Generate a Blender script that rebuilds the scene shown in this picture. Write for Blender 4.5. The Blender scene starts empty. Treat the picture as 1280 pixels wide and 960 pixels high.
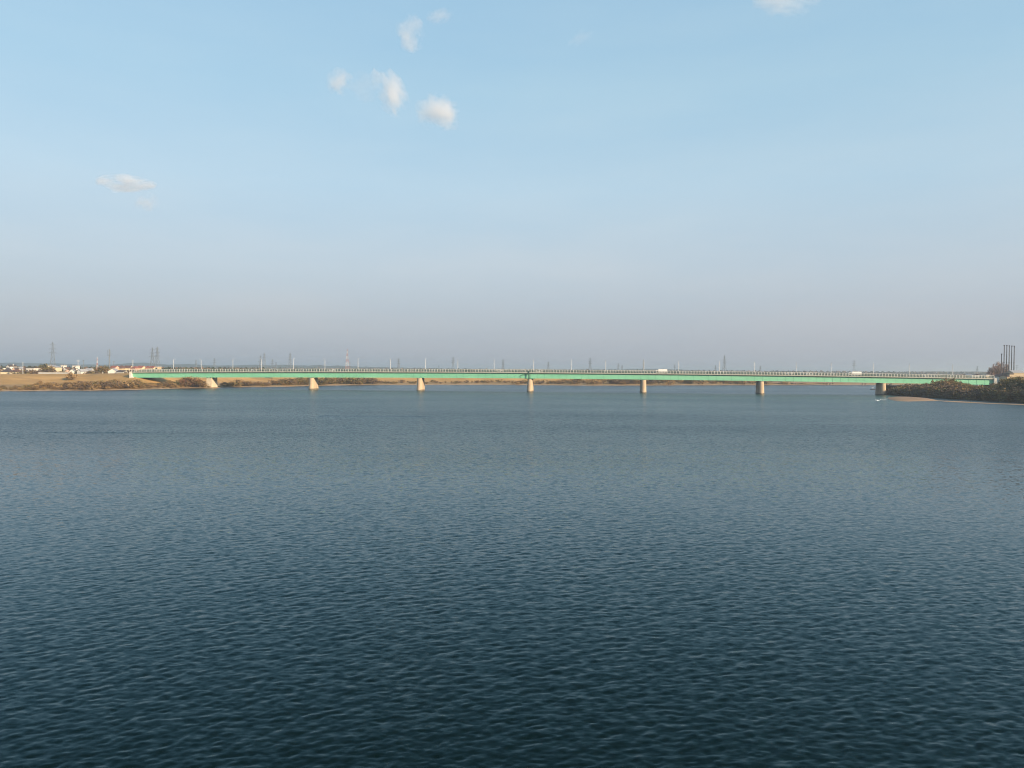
import bpy, bmesh, math, random
import numpy as np
from mathutils import Vector, Matrix

random.seed(11)
RNG = np.random.default_rng(11)
scene = bpy.context.scene
COL = scene.collection
R = math.radians

# ------------------------------------------------------------------ camera
FPX = 967.0                       # focal length in pixels of the 1280 wide photograph
CAM = Vector((0.0, 0.0, 14.9))
PITCH, ROLL = math.atan(17.25 / FPX), 0.0070
fwd = Vector((0, math.cos(PITCH), -math.sin(PITCH)))
rt0 = Vector((1, 0, 0))
up0 = rt0.cross(fwd)
rt = rt0 * math.cos(ROLL) + up0 * math.sin(ROLL)
up = up0 * math.cos(ROLL) - rt0 * math.sin(ROLL)
cam_data = bpy.data.cameras.new("camera")
cam_data.sensor_width = 36.0
cam_data.lens = 36.0 * FPX / 1280.0
cam_data.clip_start = 0.5
cam_data.clip_end = 60000.0
cam = bpy.data.objects.new("camera", cam_data)
m = Matrix((rt, up, -fwd)).transposed().to_4x4()
m.translation = CAM
cam.matrix_world = m
COL.objects.link(cam)
scene.camera = cam


def ray(px, py):
    return fwd + rt * ((px - 640) / FPX) + up * ((480 - py) / FPX)


def at(px, py, Y):
    d = ray(px, py)
    return CAM + d * (Y / d.y)


def zat(px, py, Y):
    return at(px, py, Y).z


def xat(px, Y):
    return at(px, 465, Y).x


def onz(px, py, z=0.0):
    d = ray(px, py)
    return CAM + d * ((z - CAM.z) / d.z)


# ------------------------------------------------------------------ sky, sun, exposure
SUN_AZ, SUN_EL = R(52), R(20)     # azimuth measured from straight behind the camera towards the right
sdir = Vector((math.cos(SUN_EL) * math.sin(SUN_AZ), -math.cos(SUN_EL) * math.cos(SUN_AZ), math.sin(SUN_EL)))
VEIL_SCALE = 0.2
world = bpy.data.worlds.new("World")
scene.world = world
world.use_nodes = True
wn, wl = world.node_tree.nodes, world.node_tree.links
wn.clear()
w_out = wn.new("ShaderNodeOutputWorld")
w_bg = wn.new("ShaderNodeBackground")
w_bg.inputs["Strength"].default_value = 0.10
sky = wn.new("ShaderNodeTexSky")
sky.sky_type = 'NISHITA'
sky.sun_disc = False
sky.sun_elevation = SUN_EL
sky.sun_rotation = math.atan2(sdir.x, sdir.y)
sky.altitude = 0
sky.air_density = 1.0
sky.dust_density = 2.0
sky.ozone_density = 1.0
# the hazy lower air: the clear sky above is veiled more and more towards the horizon, the same all round
w_geo = wn.new("ShaderNodeNewGeometry")
w_sep = wn.new("ShaderNodeSeparateXYZ")
wl.new(w_geo.outputs["Incoming"], w_sep.inputs[0])
w_abs = wn.new("ShaderNodeMath"); w_abs.operation = 'ABSOLUTE'
wl.new(w_sep.outputs["Z"], w_abs.inputs[0])
w_asin = wn.new("ShaderNodeMath"); w_asin.operation = 'ARCSINE'
wl.new(w_abs.outputs[0], w_asin.inputs[0])
w_map = wn.new("ShaderNodeMath"); w_map.operation = 'DIVIDE'
wl.new(w_asin.outputs[0], w_map.inputs[0]); w_map.inputs[1].default_value = math.pi / 2
w_ramp = wn.new("ShaderNodeValToRGB")
SKY_GAIN = 0.23
VEIL = [(0.0, (.415, .455, .52)), (3.7, (.47, .52, .59)), (7.3, (.52, .605, .68)), (13, (.495, .665, .775)),
        (19.5, (.425, .645, .78)), (27, (.37, .605, .775)), (50, (.26, .47, .72)), (90, (.20, .39, .66))]
el = w_ramp.color_ramp.elements
while len(el) < len(VEIL):
    el.new(0.5)
for e, (deg, c) in zip(el, VEIL):
    e.position = deg / 90.0
    e.color = tuple(v / SKY_GAIN * VEIL_SCALE for v in c) + (1,)
w_fac = wn.new("ShaderNodeValToRGB")
for e, (p, v) in zip(w_fac.color_ramp.elements, ((0.0, .93), (0.45, .70))):
    e.position = p; e.color = (v, v, v, 1)
wl.new(w_map.outputs[0], w_ramp.inputs[0]); wl.new(w_map.outputs[0], w_fac.inputs[0])
w_mul = wn.new("ShaderNodeVectorMath"); w_mul.operation = 'SCALE'; w_mul.inputs["Scale"].default_value = 1.0 / VEIL_SCALE
wl.new(w_ramp.outputs[0], w_mul.inputs[0])
# the veil is slightly uneven: long faint layers, a little rosier where it is thicker
w_tm = wn.new("ShaderNodeMapping"); w_tm.inputs["Scale"].default_value = (1.6, 1.6, 7.0)
wl.new(w_geo.outputs["Incoming"], w_tm.inputs[0])
w_nz = wn.new("ShaderNodeTexNoise"); w_nz.inputs["Scale"].default_value = 2.2; w_nz.inputs["Detail"].default_value = 5; w_nz.inputs["Roughness"].default_value = .55
wl.new(w_tm.outputs[0], w_nz.inputs["Vector"])
w_cr = wn.new("ShaderNodeValToRGB")
w_cr.color_ramp.elements[0].position, w_cr.color_ramp.elements[1].position = .33, .68
w_cr.color_ramp.elements[0].color, w_cr.color_ramp.elements[1].color = (.955, .975, 1.0, 1), (1.055, 1.02, 1.01, 1)
wl.new(w_nz.outputs["Fac"], w_cr.inputs[0])
w_un = wn.new("ShaderNodeVectorMath"); w_un.operation = 'MULTIPLY'
wl.new(w_mul.outputs[0], w_un.inputs[0]); wl.new(w_cr.outputs[0], w_un.inputs[1])
w_mix = wn.new("ShaderNodeMix"); w_mix.data_type = 'RGBA'
wl.new(w_fac.outputs[0], w_mix.inputs["Factor"])
wl.new(sky.outputs[0], w_mix.inputs["A"]); wl.new(w_un.outputs[0], w_mix.inputs["B"])
wl.new(w_mix.outputs["Result"], w_bg.inputs["Color"])
wl.new(w_bg.outputs[0], w_out.inputs["Surface"])

sun_data = bpy.data.lights.new("sun", 'SUN')
sun_data.energy = 3.6
sun_data.angle = R(0.53)
sun_data.color = (1.0, 0.78, 0.52)
sun = bpy.data.objects.new("sun", sun_data)
sun.rotation_euler = sdir.to_track_quat('Z', 'Y').to_euler()
sun.location = (200, -200, 300)
COL.objects.link(sun)

scene.view_settings.view_transform = 'Standard'
scene.view_settings.look = 'None'
scene.view_settings.gamma = 1.0
scene.view_settings.exposure = 1.2
scene.view_settings.use_curve_mapping = False
scene.cycles.use_denoising = True
scene.cycles.max_bounces = 6
scene.cycles.filter_width = 1.1
scene.cycles.diffuse_bounces = 2
scene.cycles.glossy_bounces = 4
scene.cycles.transmission_bounces = 1
scene.cycles.volume_bounces = 3
scene.cycles.sample_clamp_direct = 6.0
scene.cycles.sample_clamp_indirect = 1.5
scene.cycles.caustics_reflective = False
scene.cycles.caustics_refractive = False

# ------------------------------------------------------------------ helpers
def tag(o, label=None, cat=None, group=None, kind=None):
    if label: o["label"] = label
    if cat: o["category"] = cat
    if group: o["group"] = group
    if kind: o["kind"] = kind
    return o


def thing(name, label, cat, loc=(0, 0, 0), rz=0.0, group=None):
    o = bpy.data.objects.new(name, None)
    o.empty_display_size = 0.5
    COL.objects.link(o)
    o.location = loc
    o.rotation_euler = (0, 0, rz)
    return tag(o, label, cat, group)


def link(name, me, parent=None, loc=None, kind=None):
    o = bpy.data.objects.new(name, me)
    COL.objects.link(o)
    if parent is not None: o.parent = parent
    if loc is not None: o.location = loc
    if kind: o["kind"] = kind
    return o


def copy_tree(o, parent=None):
    c = o.copy()
    COL.objects.link(c)
    if parent is not None: c.parent = parent
    for ch in o.children:
        copy_tree(ch, c)
    return c


class MB:
    """collects faces and makes one mesh of them"""
    def __init__(self):
        self.v, self.f, self.m = [], [], []

    def add(self, vs, fs, mi=0):
        b = len(self.v)
        self.v += [tuple(p) for p in vs]
        self.f += [tuple(b + i for i in q) for q in fs]
        self.m += [mi] * len(fs)

    def box(self, c, s, rz=0.0, taper=1.0, mi=0, tapery=None):
        """box of size s centred at c (x, y) and standing on c.z"""
        ty = taper if tapery is None else tapery
        hx, hy, h = s[0] / 2, s[1] / 2, s[2]
        co, si = math.cos(rz), math.sin(rz)
        vs = []
        for z, kx, ky in ((0, 1, 1), (h, taper, ty)):
            for x, y in ((-hx, -hy), (hx, -hy), (hx, hy), (-hx, hy)):
                x, y = x * kx, y * ky
                vs.append((c[0] + x * co - y * si, c[1] + x * si + y * co, c[2] + z))
        self.add(vs, [(3, 2, 1, 0), (4, 5, 6, 7), (0, 1, 5, 4), (1, 2, 6, 5), (2, 3, 7, 6), (3, 0, 4, 7)], mi)

    def tube(self, pts, rad, n=6, mi=0):
        pts = [Vector(p) for p in pts]
        if not hasattr(rad, "__len__"): rad = [rad] * len(pts)
        vs, fs = [], []
        for i, p in enumerate(pts):
            d = (pts[min(i + 1, len(pts) - 1)] - pts[max(i - 1, 0)]).normalized()
            a = d.cross(Vector((0, 0, 1)) if abs(d.z) < .9 else Vector((0, 1, 0))).normalized()
            b = d.cross(a)
            for k in range(n):
                t = 2 * math.pi * k / n
                vs.append(p + (a * math.cos(t) + b * math.sin(t)) * rad[i])
        for i in range(len(pts) - 1):
            for k in range(n):
                k2 = (k + 1) % n
                fs.append((i * n + k, i * n + k2, (i + 1) * n + k2, (i + 1) * n + k))
        fs.append(tuple(range(n)))
        fs.append(tuple(range((len(pts) - 1) * n, len(pts) * n))[::-1])
        self.add(vs, fs, mi)

    def prism(self, prof, y0, y1, mi=0):
        """profile in x, z pushed along y"""
        n = len(prof)
        vs = [(x, y0, z) for x, z in prof] + [(x, y1, z) for x, z in prof]
        fs = [(i, (i + 1) % n, n + (i + 1) % n, n + i) for i in range(n)]
        fs += [tuple(range(n))[::-1], tuple(range(n, 2 * n))]
        self.add(vs, fs, mi)

    def mesh(self, name, mats, smooth=False):
        me = bpy.data.meshes.new(name)
        me.from_pydata(self.v, [], self.f)
        for mm in (mats if isinstance(mats, (list, tuple)) else [mats]):
            me.materials.append(mm)
        if isinstance(mats, (list, tuple)) and len(mats) > 1:
            me.polygons.foreach_set("material_index", self.m)
        bm = bmesh.new(); bm.from_mesh(me)
        bmesh.ops.recalc_face_normals(bm, faces=bm.faces)
        bm.to_mesh(me); bm.free()
        if smooth:
            me.polygons.foreach_set("use_smooth", [True] * len(me.polygons))
        return me

    def build(self, name, mats, parent=None, kind=None, smooth=False, loc=None):
        return link(name, self.mesh(name, mats, smooth), parent, loc, kind)


def mat(name, color, rough=.8, metal=0.0, var=.0, scale=1.0, color2=None, bump=0.0, spec=.3, coord="Object", rnd=0.0, stretch=(1, 1, 1)):
    """Principled material whose colour wanders between two colours by noise; rnd adds a shift per object"""
    M = bpy.data.materials.new(name)
    M.use_nodes = True
    n, l = M.node_tree.nodes, M.node_tree.links
    b = n["Principled BSDF"]
    b.inputs["Roughness"].default_value = rough
    b.inputs["Metallic"].default_value = metal
    b.inputs["Specular IOR Level"].default_value = spec
    c1 = color
    c2 = color2 or tuple(v * (1 - var) for v in color)
    tc = n.new("ShaderNodeTexCoord")
    mp = n.new("ShaderNodeMapping"); mp.inputs["Scale"].default_value = stretch
    l.new(tc.outputs[coord], mp.inputs[0])
    nz = n.new("ShaderNodeTexNoise"); nz.inputs["Scale"].default_value = scale; nz.inputs["Detail"].default_value = 5
    nz.inputs["Roughness"].default_value = .62
    l.new(mp.outputs[0], nz.inputs["Vector"])
    cr = n.new("ShaderNodeValToRGB")
    cr.color_ramp.elements[0].position, cr.color_ramp.elements[1].position = .32, .68
    cr.color_ramp.elements[0].color, cr.color_ramp.elements[1].color = (*c2, 1), (*c1, 1)
    l.new(nz.outputs["Fac"], cr.inputs[0])
    out = cr.outputs[0]
    if rnd:
        oi = n.new("ShaderNodeObjectInfo")
        mr = n.new("ShaderNodeMapRange"); mr.inputs["To Min"].default_value = 1 - rnd; mr.inputs["To Max"].default_value = 1 + rnd
        l.new(oi.outputs["Random"], mr.inputs["Value"])
        sc = n.new("ShaderNodeVectorMath"); sc.operation = 'SCALE'
        l.new(out, sc.inputs[0]); l.new(mr.outputs[0], sc.inputs["Scale"])
        out = sc.outputs[0]
    l.new(out, b.inputs["Base Color"])
    if bump:
        bp = n.new("ShaderNodeBump"); bp.inputs["Strength"].default_value = bump; bp.inputs["Distance"].default_value = .2
        l.new(nz.outputs["Fac"], bp.inputs["Height"]); l.new(bp.outputs[0], b.inputs["Normal"])
    return M


def lerp_knots(xs, ks):
    """ks = [(x, a, b, ...)] -> columns interpolated at xs"""
    ks = np.array(ks, float)
    return [np.interp(xs, ks[:, 0], ks[:, i]) for i in range(1, ks.shape[1])]


# ------------------------------------------------------------------ water
def wave_tile(N, L, lam0, lam1, wdir, rms_slope, spread, seed):
    rng = np.random.default_rng(seed)
    k1 = np.fft.fftfreq(N, L / N) * 2 * np.pi
    kx, ky = np.meshgrid(k1, k1)
    k = np.hypot(kx, ky); k[0, 0] = 1e-6
    lam = 2 * np.pi / k
    ang = np.arctan2(ky, kx) - wdir
    D = np.abs(np.cos(ang / 2)) ** (2 * spread) + .12 * np.abs(np.cos(ang)) ** 2
    lm = math.sqrt(lam0 * lam1)
    S = k ** -2.6 * D * np.exp(-(lam0 / lam) ** 4) * np.exp(-(lam / lam1) ** 4)
    S[0, 0] = 0
    H = (rng.normal(size=(N, N)) + 1j * rng.normal(size=(N, N))) * np.sqrt(S)
    h = np.fft.ifft2(H).real
    gx = np.fft.ifft2(1j * kx * H).real; gy = np.fft.ifft2(1j * ky * H).real
    s = rms_slope / math.sqrt((gx ** 2 + gy ** 2).mean())
    dx = np.fft.ifft2(1j * kx / k * H).real; dy = np.fft.ifft2(1j * ky / k * H).real
    return h * s, dx * s, dy * s, L


def sample(tile, x, y):
    h, dx, dy, L = tile
    N = h.shape[0]
    u = (x / L * N) % N; v = (y / L * N) % N
    i0 = np.floor(u).astype(int); j0 = np.floor(v).astype(int)
    fu, fv = u - i0, v - j0
    i0 %= N; j0 %= N
    i1, j1 = (i0 + 1) % N, (j0 + 1) % N
    return [a[j0, i0] * (1 - fu) * (1 - fv) + a[j0, i1] * fu * (1 - fv) + a[j1, i0] * (1 - fu) * fv + a[j1, i1] * fu * fv for a in (h, dx, dy)]


def sstep(a, b, x):
    t = np.clip((x - a) / (b - a), 0, 1)
    return t * t * (3 - 2 * t)


WDIR = R(-62)                      # the way the wind waves run: towards the camera and to the right
TILES = [(wave_tile(512, 23.0, .22, .75, WDIR, .11, 3.0, 1), .42),
         (wave_tile(512, 43.0, .42, 1.3, WDIR + .15, .069, 6.0, 2), .9),
         (wave_tile(512, 79.0, 0.8, 2.3, WDIR - .25, .029, 2.5, 3), 1.7)]
y0, y1, g = 15.0, 1090.0, .0026
nr = int(math.log(y1 / y0) / g) + 1
ys = y0 * np.exp(np.linspace(0, math.log(y1 / y0), nr))
TW = 1.9
ts = np.concatenate([np.linspace(-TW, -.84, 70)[:-1], np.linspace(-.84, .84, 520), np.linspace(.84, TW, 70)[1:]])
Yg, Tg = np.meshgrid(ys, ts, indexing="ij")
Xg = Yg * Tg
Zg = np.zeros_like(Xg); PX = Xg.copy(); PY = Yg.copy()
spac = Yg * .003
edge = sstep(15, 18, Yg) * (1 - sstep(TW - .08, TW, np.abs(Tg)))
for k, (t, lm) in enumerate(TILES):
    wgt = (1 - sstep(.16 * lm, .42 * lm, spac)) * edge
    ca, sa = math.cos(.13 * k), math.sin(.13 * k)
    h, dx, dy = sample(t, Xg * ca + Yg * sa + 500, -Xg * sa + Yg * ca + 300)
    patch = .8 + .35 * np.sin(Xg / 41 + 1.3 * np.sin(Yg / 63)) * np.sin(Yg / 37 + Xg / 97)
    Zg += h * wgt * patch
    PX -= (dx * ca - dy * sa) * wgt * .8 * patch; PY -= (dx * sa + dy * ca) * wgt * .8 * patch
# two long low ripple lines left by the current
for rx0, rx1, ry, slope, hh, wd_ in ((-112, -78, 176, .012, -.16, 1.0), (-66, -22, 246, -.006, .15, 1.2), (-150, -118, 178, -.01, -.09, 1.0)):
    Zg += hh * np.exp(-((Yg - ry - (Xg - rx0) * slope - .8 * np.sin(Xg / 7)) / wd_) ** 2) * sstep(rx0, rx0 + 8, Xg) * sstep(rx1, rx1 - 8, Xg)
lod = 1 - sstep(.16 * .42, .42 * .42, spac)
nv = Xg.size
verts = np.stack([PX.ravel(), PY.ravel(), Zg.ravel()], 1)
nc = len(ts)
ii = (np.arange(nr - 1)[:, None] * nc + np.arange(nc - 1)[None, :]).ravel()
faces = np.stack([ii, ii + 1, ii + nc + 1, ii + nc], 1)
skirt = np.array([(-2500, y0, 0), (-TW * y0, y0, 0), (-TW * ys[-1], ys[-1], 0), (-2500, ys[-1], 0),
                  (TW * y0, y0, 0), (2500, y0, 0), (2500, ys[-1], 0), (TW * ys[-1], ys[-1], 0),
                  (-2500, -1500, 0), (2500, -1500, 0), (2500, y0, 0), (-2500, y0, 0)], float)
verts = np.concatenate([verts, skirt])
faces = np.concatenate([faces, nv + np.arange(12).reshape(3, 4)])
me = bpy.data.meshes.new("water")
me.vertices.add(len(verts)); me.vertices.foreach_set("co", verts.ravel())
me.loops.add(faces.size); me.loops.foreach_set("vertex_index", faces.ravel().astype(np.int32))
me.polygons.add(len(faces)); me.polygons.foreach_set("loop_start", np.arange(0, faces.size, 4, dtype=np.int32))
me.polygons.foreach_set("loop_total", np.full(len(faces), 4, np.int32))
me.update(calc_edges=True)
me.polygons.foreach_set("use_smooth", np.ones(len(faces), bool))
att = me.attributes.new("fine_waves", 'FLOAT', 'POINT')
lod2 = 1 - sstep(.16, .62, spac)
att2 = me.attributes.new("middle_waves", 'FLOAT', 'POINT')
att2.data.foreach_set("value", np.concatenate([lod2.ravel(), np.zeros(12)]).astype(np.float32))
att.data.foreach_set("value", np.concatenate([lod.ravel(), np.zeros(12)]).astype(np.float32))


def water_material():
    M = bpy.data.materials.new("river_water")
    M.use_nodes = True
    n, l = M.node_tree.nodes, M.node_tree.links
    n.remove(n["Principled BSDF"])
    b = n.new("ShaderNodeBsdfMetallic")        # mirror-like skin of water: hardly any reflection from above, strong and a little blue at a glance
    b.fresnel_type = 'F82'
    b.inputs["Base Color"].default_value = (.0045, .0058, .0058, 1)
    b.inputs["Edge Tint"].default_value = (.69, .785, .825, 1)
    body = n.new("ShaderNodeBsdfDiffuse")      # murky green water under it
    body.inputs["Color"].default_value = (.0017, .0068, .0064, 1)
    both = n.new("ShaderNodeAddShader")
    l.new(b.outputs[0], both.inputs[0]); l.new(body.outputs[0], both.inputs[1])
    l.new(both.outputs[0], n["Material Output"].inputs["Surface"])
    # waves too far off to be resolved by the mesh become roughness
    ra = n.new("ShaderNodeAttribute"); ra.attribute_name = "middle_waves"
    rr = n.new("ShaderNodeMapRange"); rr.inputs["To Min"].default_value, rr.inputs["To Max"].default_value = ROUGH_FAR, .02
    l.new(ra.outputs["Fac"], rr.inputs["Value"])
    tc = n.new("ShaderNodeTexCoord")

    def vec(op, a, b_=None, scale=None):
        q = n.new("ShaderNodeVectorMath"); q.operation = op
        l.new(a, q.inputs[0])
        if b_ is not None:
            if hasattr(b_, "is_output"): l.new(b_, q.inputs[1])
            else: q.inputs[1].default_value = b_
        if scale is not None:
            if hasattr(scale, "is_output"): l.new(scale, q.inputs["Scale"])
            else: q.inputs["Scale"].default_value = scale
        return q.outputs[0]

    def noise(rot, scl, scale, detail):
        mp = n.new("ShaderNodeMapping"); mp.inputs["Rotation"].default_value = (0, 0, rot); mp.inputs["Scale"].default_value = scl
        l.new(tc.outputs["Object"], mp.inputs[0])
        nz = n.new("ShaderNodeTexNoise"); nz.inputs["Scale"].default_value = scale; nz.inputs["Detail"].default_value = detail
        l.new(mp.outputs[0], nz.inputs["Vector"])
        return nz

    # calmer and rougher patches drawn out by the wind
    pt = noise(R(-8), (.35, 1.0, 1), .022, 4)
    mr = n.new("ShaderNodeMapRange")
    mr.inputs["From Min"].default_value, mr.inputs["From Max"].default_value = .35, .65
    mr.inputs["To Min"].default_value, mr.inputs["To Max"].default_value = .78, 1.2
    l.new(pt.outputs["Fac"], mr.inputs["Value"])
    rp = n.new("ShaderNodeMath"); rp.operation = 'MULTIPLY'
    rm_ = n.new("ShaderNodeMapRange")
    rm_.inputs["From Min"].default_value, rm_.inputs["From Max"].default_value = .35, .65
    rm_.inputs["To Min"].default_value, rm_.inputs["To Max"].default_value = .9, 1.08
    l.new(pt.outputs["Fac"], rm_.inputs["Value"])
    l.new(rr.outputs[0], rp.inputs[0]); l.new(rm_.outputs[0], rp.inputs[1])
    l.new(rp.outputs[0], b.inputs["Roughness"])
    # ripples: slopes taken straight from two noises, so that they stay alive however far they are
    fine = noise(R(-20), (.75, 1.5, 1), 2.6, 3)
    mid = noise(R(-24), (.7, 1.15, 1), 1.9, 4)
    big = noise(R(-15), (.8, 1.0, 1), .34, 4)
    s1 = vec('SUBTRACT', fine.outputs["Color"], (.5, .5, .5))
    s2 = vec('SUBTRACT', mid.outputs["Color"], (.5, .5, .5))
    at_ = n.new("ShaderNodeAttribute"); at_.attribute_name = "fine_waves"
    inv = n.new("ShaderNodeMapRange"); inv.inputs["To Min"].default_value, inv.inputs["To Max"].default_value = 1.0, .0
    l.new(at_.outputs["Fac"], inv.inputs["Value"])
    f1 = n.new("ShaderNodeMapRange"); f1.inputs["To Min"].default_value, f1.inputs["To Max"].default_value = FINE_FAR, FINE_NEAR
    l.new(ra.outputs["Fac"], f1.inputs["Value"])
    a1 = vec('SCALE', s1, scale=f1.outputs[0])
    m2 = n.new("ShaderNodeMath"); m2.operation = 'MULTIPLY'; m2.inputs[1].default_value = MID_FAR
    inv2 = n.new('ShaderNodeMath'); inv2.operation = 'SUBTRACT'; inv2.inputs[0].default_value = 1.0
    l.new(ra.outputs['Fac'], inv2.inputs[1]); l.new(inv2.outputs[0], m2.inputs[0])
    a2 = vec('SCALE', s2, scale=m2.outputs[0])
    s3 = vec('SUBTRACT', big.outputs["Color"], (.5, .5, .5))
    m3 = n.new("ShaderNodeMath"); m3.operation = 'MULTIPLY_ADD'; m3.inputs[1].default_value = -BIG_FAR; m3.inputs[2].default_value = BIG_FAR
    l.new(ra.outputs["Fac"], m3.inputs[0])
    sl = vec('ADD', vec('ADD', a1, a2), vec('SCALE', s3, scale=m3.outputs[0]))
    sl = vec('SCALE', sl, scale=mr.outputs[0])
    sl = vec('MULTIPLY', sl, (.8, 1.3, 0))
    ge = n.new("ShaderNodeNewGeometry")
    nn = vec('NORMALIZE', vec('ADD', ge.outputs["Normal"], sl))
    l.new(nn, b.inputs["Normal"])
    return M


FINE_NEAR, FINE_FAR, MID_FAR, BIG_FAR, ROUGH_FAR = .30, .8, .95, .14, .24
me.materials.append(water_material())
water = link("water", me, kind="structure")

# ------------------------------------------------------------------ materials
M_sand = mat("shore_sand", (.36, .255, .17), .95, color2=(.20, .14, .09), scale=.25, bump=.3)
M_flat = mat("floodplain_grass", (.36, .225, .095), .95, color2=(.19, .125, .05), scale=.11, bump=.4)
M_levee = mat("dry_levee_grass", (.46, .275, .098), .95, color2=(.25, .155, .058), scale=.07, bump=.3, stretch=(.45, 1, 1))
M_far = mat("far_fields", (.17, .15, .09), .95, color2=(.08, .085, .05), scale=.02)
M_path = mat("levee_path", (.48, .42, .34), .95, var=.2, scale=.5)
M_rland = mat("right_bank_soil", (.20, .14, .075), .95, color2=(.09, .075, .04), scale=.12, bump=.4)
M_concrete = mat("concrete", (.53, .415, .29), .85, color2=(.39, .30, .205), scale=.35, bump=.15, stretch=(1, 1, .3))
M_lightcon = mat("light_concrete", (.60, .51, .375), .85, var=.18, scale=.4)
M_fascia = mat("pale_concrete", (.42, .415, .37), .85, var=.22, scale=.6)
M_green = mat("green_steel", (.215, .53, .36), .55, color2=(.165, .445, .30), scale=.3, spec=.4, stretch=(.15, 1, 1))
M_darkgreen = mat("dark_green_steel", (.03, .09, .065), .5, var=.2, scale=.5)
M_asphalt = mat("asphalt", (.055, .055, .057), .9, var=.25, scale=.8)
M_rail = mat("rail_paint", (.62, .63, .60), .5, var=.12, scale=.6)
M_bars = mat("rail_bars", (.10, .14, .13), .5, var=.2, scale=.6)
M_pole = mat("galvanised_pole", (.52, .54, .56), .45, var=.1, scale=.5)
M_lattice = mat("lattice_steel", (.17, .19, .21), .6, var=.2, scale=.3)
M_red = mat("tower_red", (.40, .20, .18), .6, var=.15, scale=.4)
M_whitep = mat("tower_white", (.55, .53, .52), .6, var=.1, scale=.4)
M_darkstack = mat("dark_stack_steel", (.06, .055, .06), .6, var=.3, scale=.4)
M_glass = mat("window_glass", (.03, .04, .05), .08, var=.2, spec=.6)
M_tyre = mat("tyre_rubber", (.02, .02, .02), .9, var=.2)
M_wood = mat("bark", (.12, .085, .06), .95, color2=(.07, .05, .035), scale=1.2, rnd=.2)
M_roof_dark = mat("roof_dark", (.085, .07, .065), .7, var=.3, scale=.6)
M_roof_brown = mat("roof_brown", (.15, .085, .065), .75, var=.3, scale=.6)
M_roof_red = mat("roof_red", (.28, .11, .085), .75, var=.3, scale=.6)
M_roof_grey = mat("roof_grey", (.34, .34, .35), .6, var=.2, scale=.6)
M_foam = mat("foam_white", (.8, .82, .82), .8, var=.15, scale=2)
WALLS = {"white": mat("wall_white", (.66, .63, .58), .85, var=.08, scale=.5), "cream": mat("wall_cream", (.66, .56, .38), .85, var=.1, scale=.5),
         "grey": mat("wall_grey", (.46, .45, .43), .85, var=.1, scale=.5), "pink": mat("wall_pink", (.62, .42, .32), .85, var=.1, scale=.5),
         "tan": mat("wall_tan", (.50, .40, .27), .85, var=.1, scale=.5), "brown": mat("wall_brown", (.22, .16, .135), .85, var=.15, scale=.5)}
CARP = {"white": mat("paint_white", (.80, .80, .79), .3, spec=.5, var=.04), "silver": mat("paint_silver", (.45, .46, .48), .3, metal=.4, var=.05),
        "dark": mat("paint_dark", (.04, .045, .055), .3, spec=.5, var=.1), "red": mat("paint_red", (.35, .05, .04), .3, spec=.5, var=.1)}


def leafmat(name, c1, c2):
    M = mat(name, c1, .9, color2=c2, scale=.45, rnd=.2, spec=.1)
    return M


LEAF = {"brown": leafmat("leaf_brown", (.27, .175, .08), (.16, .105, .05)), "olive": leafmat("leaf_olive", (.215, .17, .065), (.12, .10, .04)),
        "tan": leafmat("leaf_tan", (.42, .285, .13), (.25, .16, .07)), "rust": leafmat("leaf_rust", (.24, .115, .055), (.12, .06, .03)),
        "green": leafmat("leaf_dark_green", (.062, .08, .032), (.026, .036, .017)), "twig": leafmat("bare_twigs", (.36, .25, .205), (.24, .165, .135)),
        "plum": leafmat("bare_twig_plum", (.155, .11, .075), (.105, .075, .052))}

# ------------------------------------------------------------------ the left and far land
KN = [  # px, shore distance, levee foot distance, levee crest distance, crest height
    (-60, 440, 530, 575, 9.0), (0, 464, 555, 600, 9.1), (60, 484, 580, 618, 9.4), (110, 495, 584, 618, 9.7), (160, 513, 566, 596, 10.6), (170, 520, 566, 594, 10.8),
    (200, 543, 580, 612, 10.0), (230, 565, 615, 655, 9.6), (262, 573, 650, 690, 9.6), (290, 606, 680, 722, 9.6), (320, 614, 705, 750, 9.6), (360, 640, 730, 775, 9.6),
    (400, 684, 760, 800, 9.6), (440, 716, 785, 825, 9.6), (520, 745, 815, 850, 9.6), (600, 778, 838, 872, 9.4), (700, 776, 850, 886, 9.2), (760, 782, 855, 892, 9.0),
    (800, 803, 862, 900, 8.8), (900, 850, 895, 925, 8.6), (1000, 898, 935, 965, 8.4), (1060, 935, 965, 995, 8.4), (1110, 960, 990, 1020, 8.4)]
px_s = np.unique(np.concatenate([np.arange(-60, 1111, 6.0), [1110.0]]))
shore, foot, crest, chh = lerp_knots(px_s, KN)
wig = np.array([math.sin(p * .21) * 2.2 + math.sin(p * .083 + 1) * 3.5 + math.sin(p * .53) * 1.1 for p in px_s])
shore = shore + wig * .55


def row(px, Y):
    return np.array([xat(px, Y), Y])


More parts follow.
